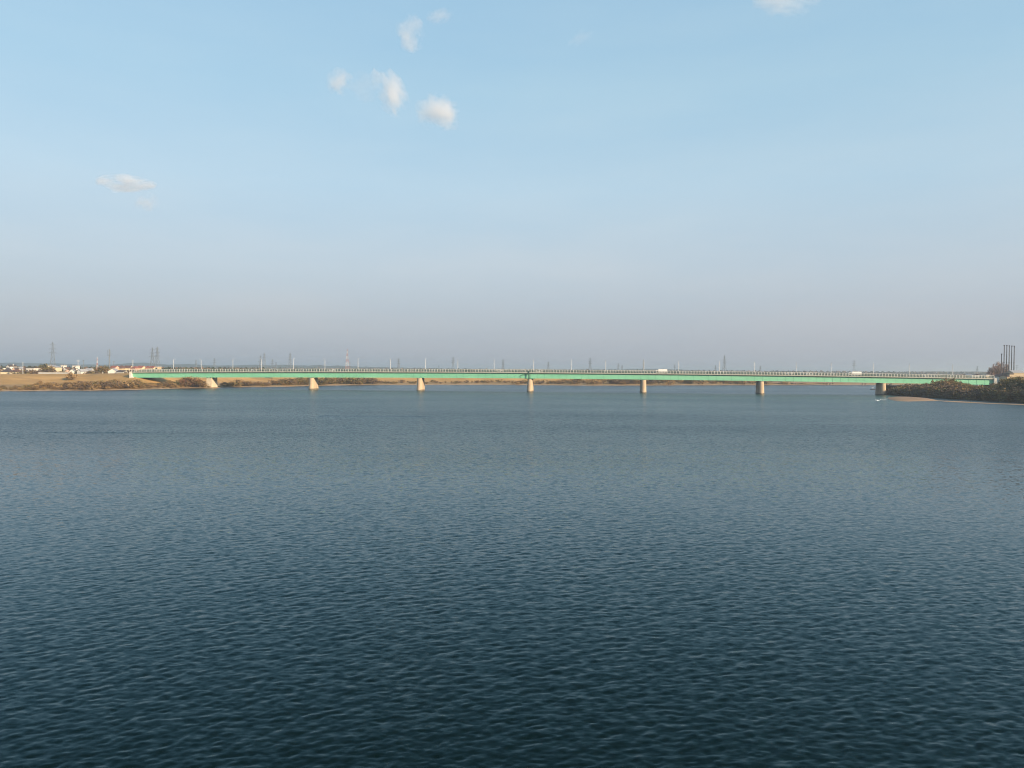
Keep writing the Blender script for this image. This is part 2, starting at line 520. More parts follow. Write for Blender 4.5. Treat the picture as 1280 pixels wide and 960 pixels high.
left_rows = []
XL = [((-560, -900), (-760, -900), (-830, -900)), ((-520, 0), (-680, 0), (-750, 0)), ((-440, 250), (-580, 300), (-640, 330))]
for a, b, c in XL:
    left_rows.append((np.array(a, float), np.array(b, float), np.array(c, float), 9.0))
for i, p in enumerate(px_s):
    left_rows.append((row(p, shore[i]), row(p, foot[i]), row(p, crest[i]), chh[i]))
for a, b, c in [((800, 1100), (800, 1135), (800, 1170)), ((2500, 1250), (2500, 1290), (2500, 1330)), ((17500, 1700), (17500, 1750), (17500, 1800))]:
    left_rows.append((np.array(a, float), np.array(b, float), np.array(c, float), 8.4))
STEPS = [("s", -14, -2.6, 0), ("s", -3, -.5, 0), ("s", 0, -.02, 0), ("s", 1.2, .25, 0), ("s", 3.0, .42, 0), ("s", 8, .75, 1), ("s", 13, 1.0, 1), ("m", .45, 1.4, 1),
         ("m", .75, 1.8, 1), ("f", 0, 2.1, 1), ("c", .33, 0, 2), ("c", .66, 0, 2), ("c", 1.0, 0, 2), ("k", 1.2, -.02, 4), ("k", 4.2, 0, 4), ("k", 6.5, -.1, 2), ("k", 28, -5.2, 2),
         ("far", 1.25, 4.4, 3), ("far", 1.8, 4.6, 3), ("far", 3.2, 5, 3), ("far", 7, 6, 3), ("far", 20, 7, 3)]
gv, gf, gm = [], [], []
for ri, (s, f, c, ch) in enumerate(left_rows):
    u = (f - s); lu = np.linalg.norm(u); u = u / lu
    w = (c - f); w = w / np.linalg.norm(w)
    for kind, t, z, mi in STEPS:
        jz = math.sin(ri * 1.7 + t) * .12 if kind in "sm" and t > 5 else 0
        if kind == "s": p = s + u * t; zz = z + jz
        elif kind == "m": p = s + u * (13 + (lu - 13) * t); zz = z + jz + .25 * math.sin(ri * .9 + t * 5)
        elif kind == "f": p = f; zz = z
        elif kind == "c": p = f + (c - f) * t; zz = 2.1 + (ch - 2.1) * (t if t < 1 else 1) + (0 if t == 1 else .18 * math.sin(ri * .6 + t * 9))
        elif kind == "k": p = c + w * t; zz = ch + z
        else:
            b = c + w * 28
            p = b + (w * 1.0 if ri > 2 else np.array([-1.0, 0.1])) * 620 * (t - 1) if t < 7 else b + w * 900 * (t - 1)
            zz = z
        gv.append((p[0], p[1], zz))
nS = len(STEPS)
for i in range(len(left_rows) - 1):
    for j in range(nS - 1):
        gf.append((i * nS + j, (i + 1) * nS + j, (i + 1) * nS + j + 1, i * nS + j + 1)); gm.append(STEPS[j + 1][3])
ground_v, ground_f = list(gv), list(gf)


def land(name, v, f, mi, mats):
    me = bpy.data.meshes.new(name)
    me.from_pydata(v, [], f)
    for q in mats: me.materials.append(q)
    me.polygons.foreach_set("material_index", mi)
    bm = bmesh.new(); bm.from_mesh(me)
    bmesh.ops.recalc_face_normals(bm, faces=bm.faces)
    if sum(q.normal.z for q in bm.faces) < 0: bmesh.ops.reverse_faces(bm, faces=bm.faces)
    bm.to_mesh(me); bm.free()
    me.polygons.foreach_set("use_smooth", [True] * len(me.polygons))
    return link(name, me, kind="structure")


land("left_bank", gv, gf, gm, [M_sand, M_flat, M_levee, M_far, M_path])

# ------------------------------------------------------------------ the right bank
RB = [((300, -1200), (345, -1200), (372, -1200)), ((285, 0), (330, 0), (352, 0)), ((272, 250), (308, 250), (332, 250)), ((267.5, 380), (297, 380), (318, 380)), ((266, 403), (293, 403), (315, 403)),
      ((263, 430), (288, 432), (310, 435)), ((260.5, 455), (287, 458), (310, 462)), ((258.5, 490), (290, 492), (317, 494)), ((258, 515), (308, 514), (339, 513)), ((259, 534), (320, 530), (347, 527)),
      ((266, 552), (324, 546), (354, 542)), ((285, 570), (336, 564), (366, 558)), ((335, 605), (372, 590), (400, 575)), ((440, 690), (470, 660), (495, 640)), ((700, 850), (720, 815), (740, 790)),
      ((2500, 1120), (2510, 1080), (2520, 1040)), ((17000, 1300), (17000, 1260), (17000, 1220))]
rv, rf, rm = [], [], []
rrows = []
for (a, b, c), (a2, b2, c2) in zip(RB[:-1], RB[1:]):
    n = 5 if abs(a[1] - a2[1]) < 140 and a[1] > 100 and a[0] < 500 else 1
    for k in range(n):
        t = k / n
        rrows.append(tuple(np.array(p, float) * (1 - t) + np.array(q, float) * t for p, q in ((a, a2), (b, b2), (c, c2))))
rrows.append(tuple(np.array(p, float) for p in RB[-1]))
RS = [("s", -10, -2.6, 0), ("s", -2, -.5, 0), ("s", 0, 0, 0), ("s", 1.5, .35, 1), ("s", 4, .7, 1), ("m", .4, 1.6, 1), ("f", 0, 2.4, 1), ("c", .5, 0, 1), ("c", 1, 0, 1), ("k", 1.2, 0, 2), ("k", 4.5, 0, 2), ("k", 6, -.2, 1), ("k", 25, -5.5, 1),
      ("far", 60, 5.2, 3), ("far", 300, 5, 3), ("far", 1500, 6, 3), ("far", 12000, 7, 3)]
for ri, (s, f, c) in enumerate(rrows):
    u = f - s; lu = np.linalg.norm(u); u /= lu
    w = c - f; w /= np.linalg.norm(w)
    for kind, t, z, mi in RS:
        if kind == "s": p = s + u * (t + .7 * math.sin(ri * 2.1)); zz = z
        elif kind == "m": p = s + u * lu * t; zz = z + .25 * math.sin(ri * 1.3)
        elif kind == "f": p = f; zz = z
        elif kind == "c": p = f + (c - f) * t; zz = 2.4 + 8.4 * t
        elif kind == "k": p = c + w * t; zz = 10.8 + z
        else: p = c + w * t; zz = z
        rv.append((p[0], p[1], zz))
nR = len(RS)
for i in range(len(rrows) - 1):
    for j in range(nR - 1):
        rf.append((i * nR + j, i * nR + j + 1, (i + 1) * nR + j + 1, (i + 1) * nR + j)); rm.append(RS[j + 1][3])
land("right_bank", rv, rf, rm, [M_sand, M_rland, M_path, M_far])

from mathutils.bvhtree import BVHTree
BV = [BVHTree.FromPolygons(gv, gf), BVHTree.FromPolygons(rv, rf)]


def gz(x, y):
    """height of the ground"""
    best = -9
    for b in BV:
        h = b.ray_cast(Vector((x, y, 200)), Vector((0, 0, -1)))
        if h[0] is not None: best = max(best, h[0].z)
    return best


# river bed below everything, out to the horizon
mb = MB(); mb.add([(-17500, -1500, -3.2), (17500, -1500, -3.2), (17500, 15000, -3.2), (-17500, 15000, -3.2)], [(0, 1, 2, 3)])
mb.build("river_bed", M_rland, kind="structure")


def blob_land(name, pts, zc, m_, inner=.62, lab=None):
    P = [onz(px, py) for px, py in pts]
    c = sum(P, Vector()) / len(P)
    n = len(P)
    vs = [(p.x, p.y, -.35) for p in P]
    for k_, zz in ((.93, .05), (inner, zc), (inner * .5, zc * 1.15)):
        vs += [(c.x + (p.x - c.x) * k_, c.y + (p.y - c.y) * k_, zz + RNG.uniform(-.04, .06)) for p in P]
    vs.append((c.x, c.y, zc * 1.1))
    fs = []
    for r_ in range(3):
        for i in range(n):
            fs.append((r_ * n + i, r_ * n + (i + 1) % n, (r_ + 1) * n + (i + 1) % n, (r_ + 1) * n + i))
    for i in range(n): fs.append((3 * n + i, 3 * n + (i + 1) % n, 4 * n))
    o = land(name, vs, fs, [0] * len(fs), [m_])
    return o


M_bar = mat("sandbar_sand", (.31, .205, .125), .9, color2=(.19, .125, .075), scale=.12, bump=.2)
blob_land("sandbar", [(1107, 498), (1109, 496.4), (1118, 495.8), (1132, 496.0), (1148, 496.8), (1160, 497.9), (1169, 499.3), (1176, 500.8), (1166, 501.4), (1150, 501.6), (1135, 502.1), (1122, 501.6), (1113, 500.4)], .55, M_bar)
blob_land("sand_spit", [(1165, 500.3), (1185, 501.4), (1215, 502.9), (1250, 504.4), (1290, 505.8), (1320, 507.3), (1318, 507.9), (1280, 506.4), (1240, 504.9), (1205, 503.4), (1180, 502.1)], .12, M_bar)

# ------------------------------------------------------------------ hills on the horizon
HP = [(-700, 456), (-400, 452), (-200, 455), (-60, 453), (0, 453.5), (20, 453.3), (40, 454.5), (70, 454.2), (100, 456), (125, 455.6), (150, 456.2), (160, 454.8), (168, 453.8), (176, 453.4), (184, 454.2), (192, 455.2),
      (205, 456), (225, 456.4), (233, 455.2), (240, 455.3), (250, 456.6), (290, 457), (300, 456.5), (322, 456.0), (345, 457.2), (356, 456.2), (375, 456.6), (386, 457.6), (396, 456.2), (406, 457.5),
      (425, 457.0), (435, 457.7), (460, 458.6), (500, 459.4), (560, 460.6), (650, 461.4), (780, 461.8), (792, 461.0), (830, 461.2), (845, 462), (900, 464.0), (1000, 464.8), (1060, 465.2), (1090, 465.6),
      (1140, 465.7), (1163, 464.4), (1175, 464.0), (1190, 464.5), (1204, 464.2), (1222, 464.8), (1236, 465), (1280, 466), (1500, 466), (1900, 468)]
M_hill = mat("wooded_hills", (.075, .085, .06), .95, color2=(.045, .055, .04), scale=.004)
hp = np.array(HP)
hv, hf = [], []
pxs = np.arange(-700, 1901, 4.0)
HY = 4200.0
for p in pxs:
    ty = np.interp(p, hp[:, 0], hp[:, 1]) + .25 * math.sin(p * .31) + .2 * math.sin(p * .77 + 2)
    zt = max(zat(p, ty, HY), 9.0)
    x = xat(p, HY)
    for dy, k_ in ((-700, 0), (-420, .5), (-180, .86), (0, 1), (260, .8), (700, 0)):
        hv.append((x * (1 + dy / HY * .0), HY + dy + 60 * math.sin(p * .05), 4 + (zt - 4) * k_))
for i in range(len(pxs) - 1):
    for j in range(5):
        hf.append((i * 6 + j, (i + 1) * 6 + j, (i + 1) * 6 + j + 1, i * 6 + j + 1))
land("hills", hv, hf, [0] * len(hf), [M_hill])

# ------------------------------------------------------------------ the green bridge
TH = math.atan(.1032)
BO = Vector((0, 560, 0))


def bs(px):
    """distance along the bridge at which the line of sight of an image column meets it"""
    Z = 560 / (1 + .1032 * (px - 640) / FPX)
    return (px - 640) / FPX * Z / math.cos(TH)


def bw(s, off=0.0, z=0.0):
    return Vector((s * math.cos(TH) + off * math.sin(TH), 560 - s * math.sin(TH) + off * math.cos(TH), z))


def dk(s):
    return 12.85 - 1.95e-5 * (s - 20) ** 2


bridge = thing("road_bridge", "long green steel girder bridge on pale concrete piers across the river", "bridge", BO, -TH)
SA, SB, SJ = bs(170), bs(1237), bs(663)


def sweep(prof, s0, s1, step=8.0, m_=None, name="part", parent=bridge, kind=None, dz=dk):
    n = max(1, int(round((s1 - s0) / step)))
    q = MB(); k = len(prof)
    vs, fs = [], []
    for i in range(n + 1):
        s = s0 + (s1 - s0) * i / n
        vs += [(s, y, dz(s) + z) for y, z in prof]
    for i in range(n):
        for j in range(k):
            fs.append((i * k + j, i * k + (j + 1) % k, (i + 1) * k + (j + 1) % k, (i + 1) * k + j))
    fs += [tuple(range(k))[::-1], tuple(range(n * k, n * k + k))]
    q.add(vs, fs)
    return q.build(name, m_, parent, kind)


def rect(y0_, y1_, z0_, z1_):
    return [(y0_, z0_), (y1_, z0_), (y1_, z1_), (y0_, z1_)]


GD = 3.75
for gy in (-4.6, 4.6):
    for a, b in ((SA, SJ - .25), (SJ + .25, SB)):
        prof = [(gy - .32, -GD), (gy + .32, -GD), (gy + .32, -GD + .07), (gy + .05, -GD + .07), (gy + .05, -.08), (gy + .3, -.08), (gy + .3, -.003), (gy - .3, -.003), (gy - .3, -.08), (gy - .05, -.08), (gy - .05, -GD + .07), (gy - .32, -GD + .07)]
        g_ = sweep(prof, a, b, 8, M_green, "girder")
        q = MB()
        n = int((b - a) / 5.2)
        sgn = -1 if gy < 0 else 1
        for i in range(1, n):
            s = a + (b - a) * i / n
            q.box((s, gy + sgn * .10, dk(s) - GD + .075), (.10, .09, GD - .16))
        q.build("stiffeners", M_green, g_, "stuff")
q = MB()
for i in range(int((SB - SA) / 6)):
    s = SA + 3 + i * 6
    q.box((s, 0, dk(s) - 2.2), (.25, 9.0, 1.4))
q.build("cross_frames", M_darkgreen, bridge, "stuff")
sweep(rect(-5.55, 5.55, 0, .36), SA, SB, 8, M_concrete, "deck_slab")
for sg in (-1, 1):
    a, b = sorted((sg * 5.553, sg * 5.90))
    sweep(rect(a, b, .10, .68), SA, SB, 8, M_fascia, "edge_beam")
    a, b = sorted((sg * 5.55, sg * 4.1))
    sweep(rect(a, b, .364, .56), SA, SB, 8, M_fascia, "footway")
sweep(rect(-4.09, 4.09, .364, .42), SA, SB, 8, M_asphalt, "road_surface")
M_line = mat("road_paint", (.75, .75, .72), .7, var=.15, scale=1)
q = MB()
for i in range(int((SB - SA) / 10)):
    s = SA + 2 + i * 10
    q.box((s + 2.5, 0, dk(s) + .424), (5, .15, .004))
q.build("centre_line", M_line, bridge, "stuff")
for sg in (-1, 1):
    yy = sg * 5.75
    q = MB(); n = int((SB - SA) / 2.0)
    for i in range(n + 1):
        s = SA + (SB - SA) * i / n
        q.box((s, yy, dk(s) + .682), (.26, .22, 1.76))
    pst = q.build("railing_posts", M_rail, bridge, "stuff")
    sweep(rect(yy - .09, yy + .09, 2.445, 2.60), SA, SB, 8, M_rail, "handrail")
    sweep(rect(yy - .05, yy + .05, 1.62, 1.70), SA, SB, 8, M_bars, "middle_rail")
    q = MB(); n = int((SB - SA) / .34)
    for i in range(n + 1):
        s = SA + (SB - SA) * i / n
        q.box((s, yy, dk(s) + .683), (.15, .04, 1.755))
    q.build("railing_bars", M_bars, bridge, "stuff")
    # guard rail between road and footway
    q = MB(); n = int((SB - SA) / 3.0)
    for i in range(n + 1):
        s = SA + (SB - SA) * i / n
        q.box((s, sg * 4.25, dk(s) + .56), (.12, .12, .75))
    q.build("guard_rail_posts", M_bars, bridge, "stuff")
    sweep(rect(sg * 4.25 - .17, sg * 4.25 - .07, .95, 1.30), SA, SB, 8, M_bars, "guard_rail")


def pier_mesh(L, W, h, bat_e, bat_s, nseg=10):
    """oblong pier with round noses, standing on z = 0, battered at the ends and sides"""
    q = MB(); vs, fs = [], []
    levels = [0, .25, .5, .75, 1.0]
    ring = 2 * (nseg + 1)
    for t in levels:
        w = W / 2 + bat_s * h * (1 - t); l = L / 2 - W / 2 + bat_e * h * (1 - t)
        for k in range(nseg + 1):
            a = math.pi + math.pi * k / nseg
            vs.append((w * math.cos(a), -l + w * math.sin(a), t * h))
        for k in range(nseg + 1):
            a = math.pi * k / nseg
            vs.append((w * math.cos(a), l + w * math.sin(a), t * h))
    for i in range(len(levels) - 1):
        for k in range(ring):
            fs.append((i * ring + k, i * ring + (k + 1) % ring, (i + 1) * ring + (k + 1) % ring, (i + 1) * ring + k))
    fs += [tuple(range(ring))[::-1], tuple(range((len(levels) - 1) * ring, len(levels) * ring))]
    q.add(vs, fs)
    return q


M_stain = mat("wet_concrete", (.20, .165, .125), .7, color2=(.13, .105, .08), scale=.8)
PIERS = [392, 526, 663, 804, 950, 1101]
for px in PIERS:
    s = bs(px)
    top = dk(s) - GD - .32
    q = pier_mesh(11.4, 3.4, top + 2.6, .06, .034)
    p = q.build("pier", M_concrete, bridge, loc=(s, 0, -2.6))
    q = MB()
    q2 = pier_mesh(12.9, 4.5, .55, 0, 0)
    q2.build("waterline_collar", M_stain, p, loc=(0, 0, 2.45))
    for gy in (-4.6, 4.6):
        q = MB(); q.box((0, gy, top + 2.602), (1.3, .9, .316)); q.build("bearing", M_darkgreen, p)
# the pier on the left shore
s = bs(263)
zg = gz(*bw(s).xy)
top = dk(s) - GD - .32
q = MB(); q.box((0, 0, 0), (4.2, 9.4, top - zg + 1.0), taper=.94)
p = q.build("pier", M_lightcon, bridge, loc=(s + 1.2, 0, zg - 1.0)); p["label"] = "wide cream concrete pier standing on the left shore"
for gy in (-4.6, 4.6):
    for dx in (-1.2, 1.2):
        q = MB(); q.box((dx, gy, top - zg + 1.002), (1.1, .9, .316)); q.build("bearing", M_darkgreen, p)
# joint pipes above the third pier
q = MB()
q.tube([(SJ - .7, -6.15, dk(SJ) + 1.6), (SJ - .7, -6.15, dk(SJ) - GD - .3)], .32, 8)
q.tube([(SJ - .7, -5.6, dk(SJ) - .95), (SJ - 4, -5.3, dk(SJ) - .95), (SJ - 5.6, -5.3, dk(SJ) - 1.2), (SJ - 6.6, -5.3, dk(SJ) - 1.9), (SJ - 6.9, -5.3, dk(SJ) - GD)], .13, 6)
q.build("drain_pipe", M_darkgreen, bridge)
q = MB(); q.box((SJ, -5.2, dk(SJ) - GD - .3), (7.6, 1.5, .22)); q.build("inspection_walkway", M_darkgreen, bridge)
# abutments
for s, sg, nm in ((SA, -1, "left"), (SB, 1, "right")):
    q = MB()
    q.box((s + sg * .8, 0, 4.0), (1.6, 12.4, dk(s) - 4.0 + .80))
    ab = q.build("abutment", WALLS["white"] if sg < 0 else WALLS["grey"], bridge)
    q = MB()
    yn = -6.2
    z0 = dk(s) - GD
    prof = [(s - sg * .02, z0 - .9), (s - sg * 3.8, z0 - 1.0), (s - sg * .02, z0 + 1.0)] if sg < 0 else [(s - sg * .02, z0 - .9), (s - sg * 3.0, z0 - .5), (s - sg * .02, z0 + .2)]
    q.prism(prof, -6.2, 6.2)
    q.build("bearing_shelf", WALLS["white"] if sg < 0 else WALLS["grey"], ab)


def on_deck(s, off, dz=.42):
    v = bw(s, off)
    v.z = dk(s) + dz
    return v


ORD = ["first", "second", "third", "fourth", "fifth", "sixth", "seventh", "eighth", "ninth", "tenth", "eleventh", "twelfth", "thirteenth", "fourteenth", "fifteenth",
       "sixteenth", "seventeenth", "eighteenth", "nineteenth", "twentieth", "twenty-first", "twenty-second", "twenty-third", "twenty-fourth", "twenty-fifth", "twenty-sixth"]

# ------------------------------------------------------------------ street lamps
LP = [221.5, 247, 295, 323, 370, 403, 450, 485.5, 533.5, 570.5, 618.5, 666, 714, 757, 804, 849, 897.5, 944.5, 992.5, 1041.5, 1088, 1140, 1186]


def make_lamp():
    t = thing("street_lamp", None, "street lamp", group="lamp posts along the bridge")
    q = MB(); q.tube([(0, 0, 0), (0, 0, 1.2), (0, 0, 1.25), (0, 0, 9.0)], [.26, .26, .21, .16], 8); q.build("pole", M_pole, t)
    q = MB(); q.tube([(0, 0, 8.8), (0, .25, 9.25), (0, .9, 9.5), (0, 1.9, 9.58)], [.10, .09, .08, .07], 6); q.build("arm", M_pole, t)
    q = MB(); q.box((0, 2.25, 9.5), (.36, .9, .18), taper=.7); q.build("lamp_head", M_pole, t)
    return t


lamp0 = make_lamp()
for i, px in enumerate(LP):
    o = lamp0 if i == 0 else copy_tree(lamp0)
    far = i in (1, 3, 5, 7, 9, 11, 13, 15, 17, 19, 21)
    s = bs(px)
    if i == 0:
        rel = "tall pale lamp post with arm nearest the left end of the green bridge"
    else:
        rel = f"thin pale lamp post on the green bridge, {ORD[i]} lamp post from its left end"
        if i == len(LP) - 1: rel = "last thin pale lamp post on the green bridge before its right end"
    o["label"] = rel
    o.location = on_deck(s, 5.2 if far else -5.2, .55)
    o.rotation_euler = (0, 0, -TH + (math.pi if far else 0))


# ------------------------------------------------------------------ vehicles
def car_body(kind):
    if kind == "car":
        L, W = 4.4, 1.75
        prof = [(-2.2, .35), (2.2, .35), (2.2, .75), (2.05, .86), (1.15, .95), (.95, 1.0), (-1.6, 1.0), (-2.1, .95), (-2.2, .8)]
        cab = [(1.05, .98), (.35, 1.45), (-1.2, 1.48), (-1.75, .98)]
        wx, wr = 1.35, .33
    elif kind == "van":
        L, W = 4.9, 1.85
        prof = [(-2.45, .4), (2.45, .4), (2.45, .95), (2.2, 1.1), (1.55, 1.15), (-2.45, 1.15)]
        cab = [(1.75, 1.13), (1.1, 2.0), (-2.35, 2.05), (-2.43, 1.13)]
        wx, wr = 1.5, .35
    else:
        L, W = 8.2, 2.3
        prof = [(-4.1, .55), (4.1, .55), (4.1, 1.1), (-4.1, 1.1)]
        cab = [(4.08, 1.08), (3.8, 2.6), (2.3, 2.6), (2.3, 1.08)]
        wx, wr = 2.8, .48
    return L, W, prof, cab, wx, wr


def make_vehicle(kind, paint):
    nm = {"car": "car", "van": "van", "truck": "truck"}[kind]
    L, W, prof, cab, wx, wr = car_body(kind)
    t = thing(nm, None, nm)
    q = MB(); q.prism(prof, -W / 2, W / 2); b = q.build("body", CARP[paint], t)
    q = MB(); q.prism(cab, -W / 2 * .9, W / 2 * .9)
    c = q.build("cabin", CARP[paint], t)
    # glazing a little proud of the cabin sides
    cx = sum(p[0] for p in cab) / 4; cz = (cab[0][1] + cab[1][1]) / 2 + .03
    gl = [(cx + (x - cx) * .86, cz + (z - cz) * (.62 if kind != "van" else .5)) for x, z in cab]
    for sg in (-1, 1):
        q = MB(); a, b2 = sorted((sg * W / 2 * .905, sg * W / 2 * .915)); q.prism(gl, a, b2); q.build("side_window", M_glass, c)
    if kind == "truck":
        q = MB(); q.box((-1.0, 0, 1.102), (6.2, 2.4, 2.1)); q.build("cargo_box", CARP["white"] if paint != "dark" else CARP["silver"], t)
    for x in (-wx, wx):
        for sg in (-1, 1):
            q = MB(); q.tube([(x, sg * (W / 2 - .22), wr), (x, sg * (W / 2 + .01), wr)], wr, 10); q.build("wheel", M_tyre, t)
    return t


VEH = [(312, "van", "silver", "silver van nearest the left end of the bridge"), (342, "van", "silver", "silver van on the bridge between the fourth and fifth lamp posts"),
       (377, "car", "silver", "silver car on the bridge just left of the first river pier"), (414, "van", "white", "white van on the bridge just right of the first river pier"),
       (503, "van", "silver", "silver van on the bridge left of the second river pier"), (584, "car", "dark", "dark car on the bridge between second and third river piers"),
       (624, "van", "white", "white van on the bridge left of the dark joint pipe"), (673, "van", "white", "white van on the bridge just right of the joint pipe"),
       (735, "van", "dark", "dark van on the bridge between third and fourth river piers, nearer the third"), (774, "car", "dark", "dark car on the bridge just left of the fourth river pier"),
       (818, "car", "white", "white car right behind the white box truck on the bridge"), (826, "truck", "white", "white box truck on the bridge just right of the fourth river pier"),
       (845, "car", "dark", "small dark car ahead of the white box truck on the bridge"), (888, "van", "dark", "dark van on the bridge between fourth and fifth river piers"),
       (985, "van", "white", "bright white small van on the bridge right of the fifth river pier"), (1014, "van", "white", "white van on the bridge between fifth and sixth river piers"),
       (1067, "truck", "white", "big white truck on the bridge left of the sixth river pier"), (1101, "van", "silver", "silver van on the bridge directly above the sixth river pier"),
       (1125, "car", "dark", "dark car on the bridge right of the sixth river pier"), (1160, "car", "white", "white car on the bridge above the thicket of the right bank"),
       (1215, "van", "white", "white van on the bridge close to its right end")]
protos = {}
for px, kind, paint, lab in VEH:
    o = copy_tree(protos[(kind, paint)]) if (kind, paint) in protos else make_vehicle(kind, paint)
    protos.setdefault((kind, paint), o)
    lane = -2.1 if kind == "truck" or px % 2 else 2.1
    o["label"] = lab; o["group"] = "traffic on the bridge"
    o.location = on_deck(bs(px), lane, .424)
    o.rotation_euler = (0, 0, -TH + (math.pi if lane < 0 else 0))
# vehicles parked on the flat by the water
for i, (px, Z, kind, lab) in enumerate([(304, 640, "van", "white van parked on the shore flat right of the cream pier"), (316, 648, "car", "white car parked under the bridge, middle one of three"), (339, 668, "van", "white van parked below the dark tree beyond the bridge")]):
    o = copy_tree(protos[(kind, "white")])
    x = xat(px, Z)
    o["label"] = lab; o["group"] = "vehicles parked on the flat"
    o.location = (x, Z, gz(x, Z) + .02); o.rotation_euler = (0, 0, .4 * i)

# ------------------------------------------------------------------ vegetation
def crown_mesh(name, rx, rz, z0, n_clump, n_leaf, size, mats, seed, flat=1.0, bare=False):
    """a crown of many small leaf faces gathered in uneven clumps; returns the mesh and the clump centres"""
    rng = np.random.default_rng(seed)
    vs, fs, mi, cen = [], [], [], []
    for c in range(n_clump):
        d = rng.normal(size=3); d /= np.linalg.norm(d)
        r = rng.uniform(.35, 1.0) ** .6
        cc = np.array([d[0] * rx * r * rng.uniform(.75, 1.05), d[1] * rx * r * rng.uniform(.75, 1.05), z0 + rz + d[2] * rz * r * flat])
        cen.append(cc)
        cr = rng.uniform(.22, .42) * rx
        which = int(rng.random() < .42) if len(mats) > 1 else 0
        for k in range(n_leaf):
            p = cc + rng.normal(size=3) * cr * np.array([.55, .55, .48])
            if p[2] < .05: p[2] = rng.uniform(.05, .5)
            a = rng.normal(size=3); a /= np.linalg.norm(a)
            if bare: a = np.array([d[0] * .4, d[1] * .4, 1.0]) + rng.normal(size=3) * .35; a /= np.linalg.norm(a)
            b = np.cross(a, rng.normal(size=3)); b /= np.linalg.norm(b)
            s1 = size * rng.uniform(.6, 1.4); s2 = s1 * (rng.uniform(.5, .9) if not bare else .12)
            if bare: s1 *= 2.0
            i = len(vs)
            vs += [p - a * s1 * .5, p + b * s2 * .5, p + a * s1 * .5, p - b * s2 * .5]
            fs.append((i, i + 1, i + 2, i + 3)); mi.append(which)
    me = bpy.data.meshes.new(name)
    me.from_pydata([tuple(v) for v in vs], [], fs)
    for q in mats: me.materials.append(q)
    if len(mats) > 1: me.polygons.foreach_set("material_index", mi)
    return me, cen


def trunk_mesh(name, cen, h0, r, rng, nlimb=9):
    q = MB()
    top = max(c[2] for c in cen)
    q.tube([(0, 0, -.4), (rng.uniform(-.1, .1), .05, h0), (rng.uniform(-.3, .3), rng.uniform(-.3, .3), top * .8)], [r, r * .8, r * .2], 6)
    for c in cen[:nlimb]:
        z = h0 * rng.uniform(.5, 1.0) if h0 > .6 else .1
        mid = (c[0] * .45, c[1] * .45, z + (c[2] - z) * .6)
        q.tube([(0, 0, z), mid, tuple(c)], [r * .5, r * .3, r * .1], 4)
    return q.mesh(name, M_wood)


RN = np.random.default_rng(5)
PROTO = {}


def proto(kind, var):
    """unit plants about 1 m high and 1 m across, scaled where they stand; kind = colour family"""
    key = (kind, var)
    if key in PROTO: return PROTO[key]
    sd = 100 + var * 17 + hash_of(kind)
    shape, m1, m2 = KINDS[kind]
    if shape == "bush":
        me, cen = crown_mesh(kind + "_crown", 2.6, 1.5, .1, 16, 40, .42, [LEAF[m1], LEAF[m2]], sd)
        tm = trunk_mesh(kind + "_trunk", cen, .5, .14, RN, 8); H = 3.3
    elif shape == "tree":
        me, cen = crown_mesh(kind + "_crown", 2.7, 2.7, 1.3, 24, 44, .43, [LEAF[m1], LEAF[m2]], sd)
        tm = trunk_mesh(kind + "_trunk", cen, 1.8, .22, RN, 14); H = 6.8
    elif shape == "bare":
        me, cen = crown_mesh(kind + "_crown", 2.5, 2.9, 1.0, 24, 32, .5, [LEAF[m1], LEAF[m2]], sd, bare=True)
        tm = trunk_mesh(kind + "_trunk", cen, 1.6, .2, RN, 20); H = 6.9
    else:  # poplar, tall and narrow, leafless
        me, cen = crown_mesh(kind + "_crown", 1.0, 5.4, 1.2, 34, 18, .6, [LEAF[m1], LEAF[m2]], sd, bare=True)
        tm = trunk_mesh(kind + "_trunk", cen, 1.5, .2, RN, 26); H = 12.0
    PROTO[key] = (me, tm, H)
    return PROTO[key]


def hash_of(s):
    return sum(ord(c) * (i + 3) for i, c in enumerate(s)) % 997


KINDS = {"dark": ("bush", "plum", "olive"), "brown": ("bush", "brown", "plum"), "olive": ("bush", "olive", "brown"), "tan": ("bush", "tan", "brown"), "rust": ("tree", "rust", "brown"), "green": ("tree", "green", "olive"),
         "browntree": ("tree", "brown", "olive"), "thicket": ("tree", "brown", "olive"), "olivetree": ("tree", "olive", "green"), "bare": ("bare", "twig", "plum"), "poplar": ("poplar", "twig", "twig")}
NAMES = {"bush": "bush", "tree": "tree", "bare": "bare_tree", "poplar": "poplar"}
N_PLANTS = 0
COLOUR = {"dark": "dark brown", "brown": "brown", "olive": "olive", "tan": "pale tan", "rust": "rusty", "green": "dark green", "browntree": "brown leafy", "thicket": "dark brown", "olivetree": "olive green", "bare": "leafless grey", "poplar": "bare"}
SECT_L = [(14, "under the two low cream houses"), (33, "below the utility pole"), (52, "below the big white flat-roofed house"), (76, "below the tall cream house"), (100, "below the lone round bush"), (122, "below the banded mast"), (146, "below the phone mast"), (170, "left of the white bridge abutment"), (200, "just right of the bridge end"), (228, "under the first lamp posts"), (999, "just left of the cream pier")]
SECT_F = [(330, "right of the cream pier"), (392, "left of the first river pier"), (459, "right of the first river pier"), (526, "left of the second river pier"), (595, "right of the second river pier"), (663, "left of the third river pier"), (734, "right of the third river pier"), (804, "left of the fourth river pier"), (877, "right of the fourth river pier"), (950, "left of the fifth river pier"), (1025, "right of the fifth river pier"), (9999, "left of the sixth river pier")]
SECT_R = [(1125, "beside the sixth river pier"), (1145, "behind the sandbar's tip"), (1165, "behind the middle of the sandbar"), (1188, "at its tallest hump"), (1212, "right of the tallest hump"), (1235, "under the right end of the bridge"), (1258, "below the bare poplars"), (9999, "below the tall stacks")]


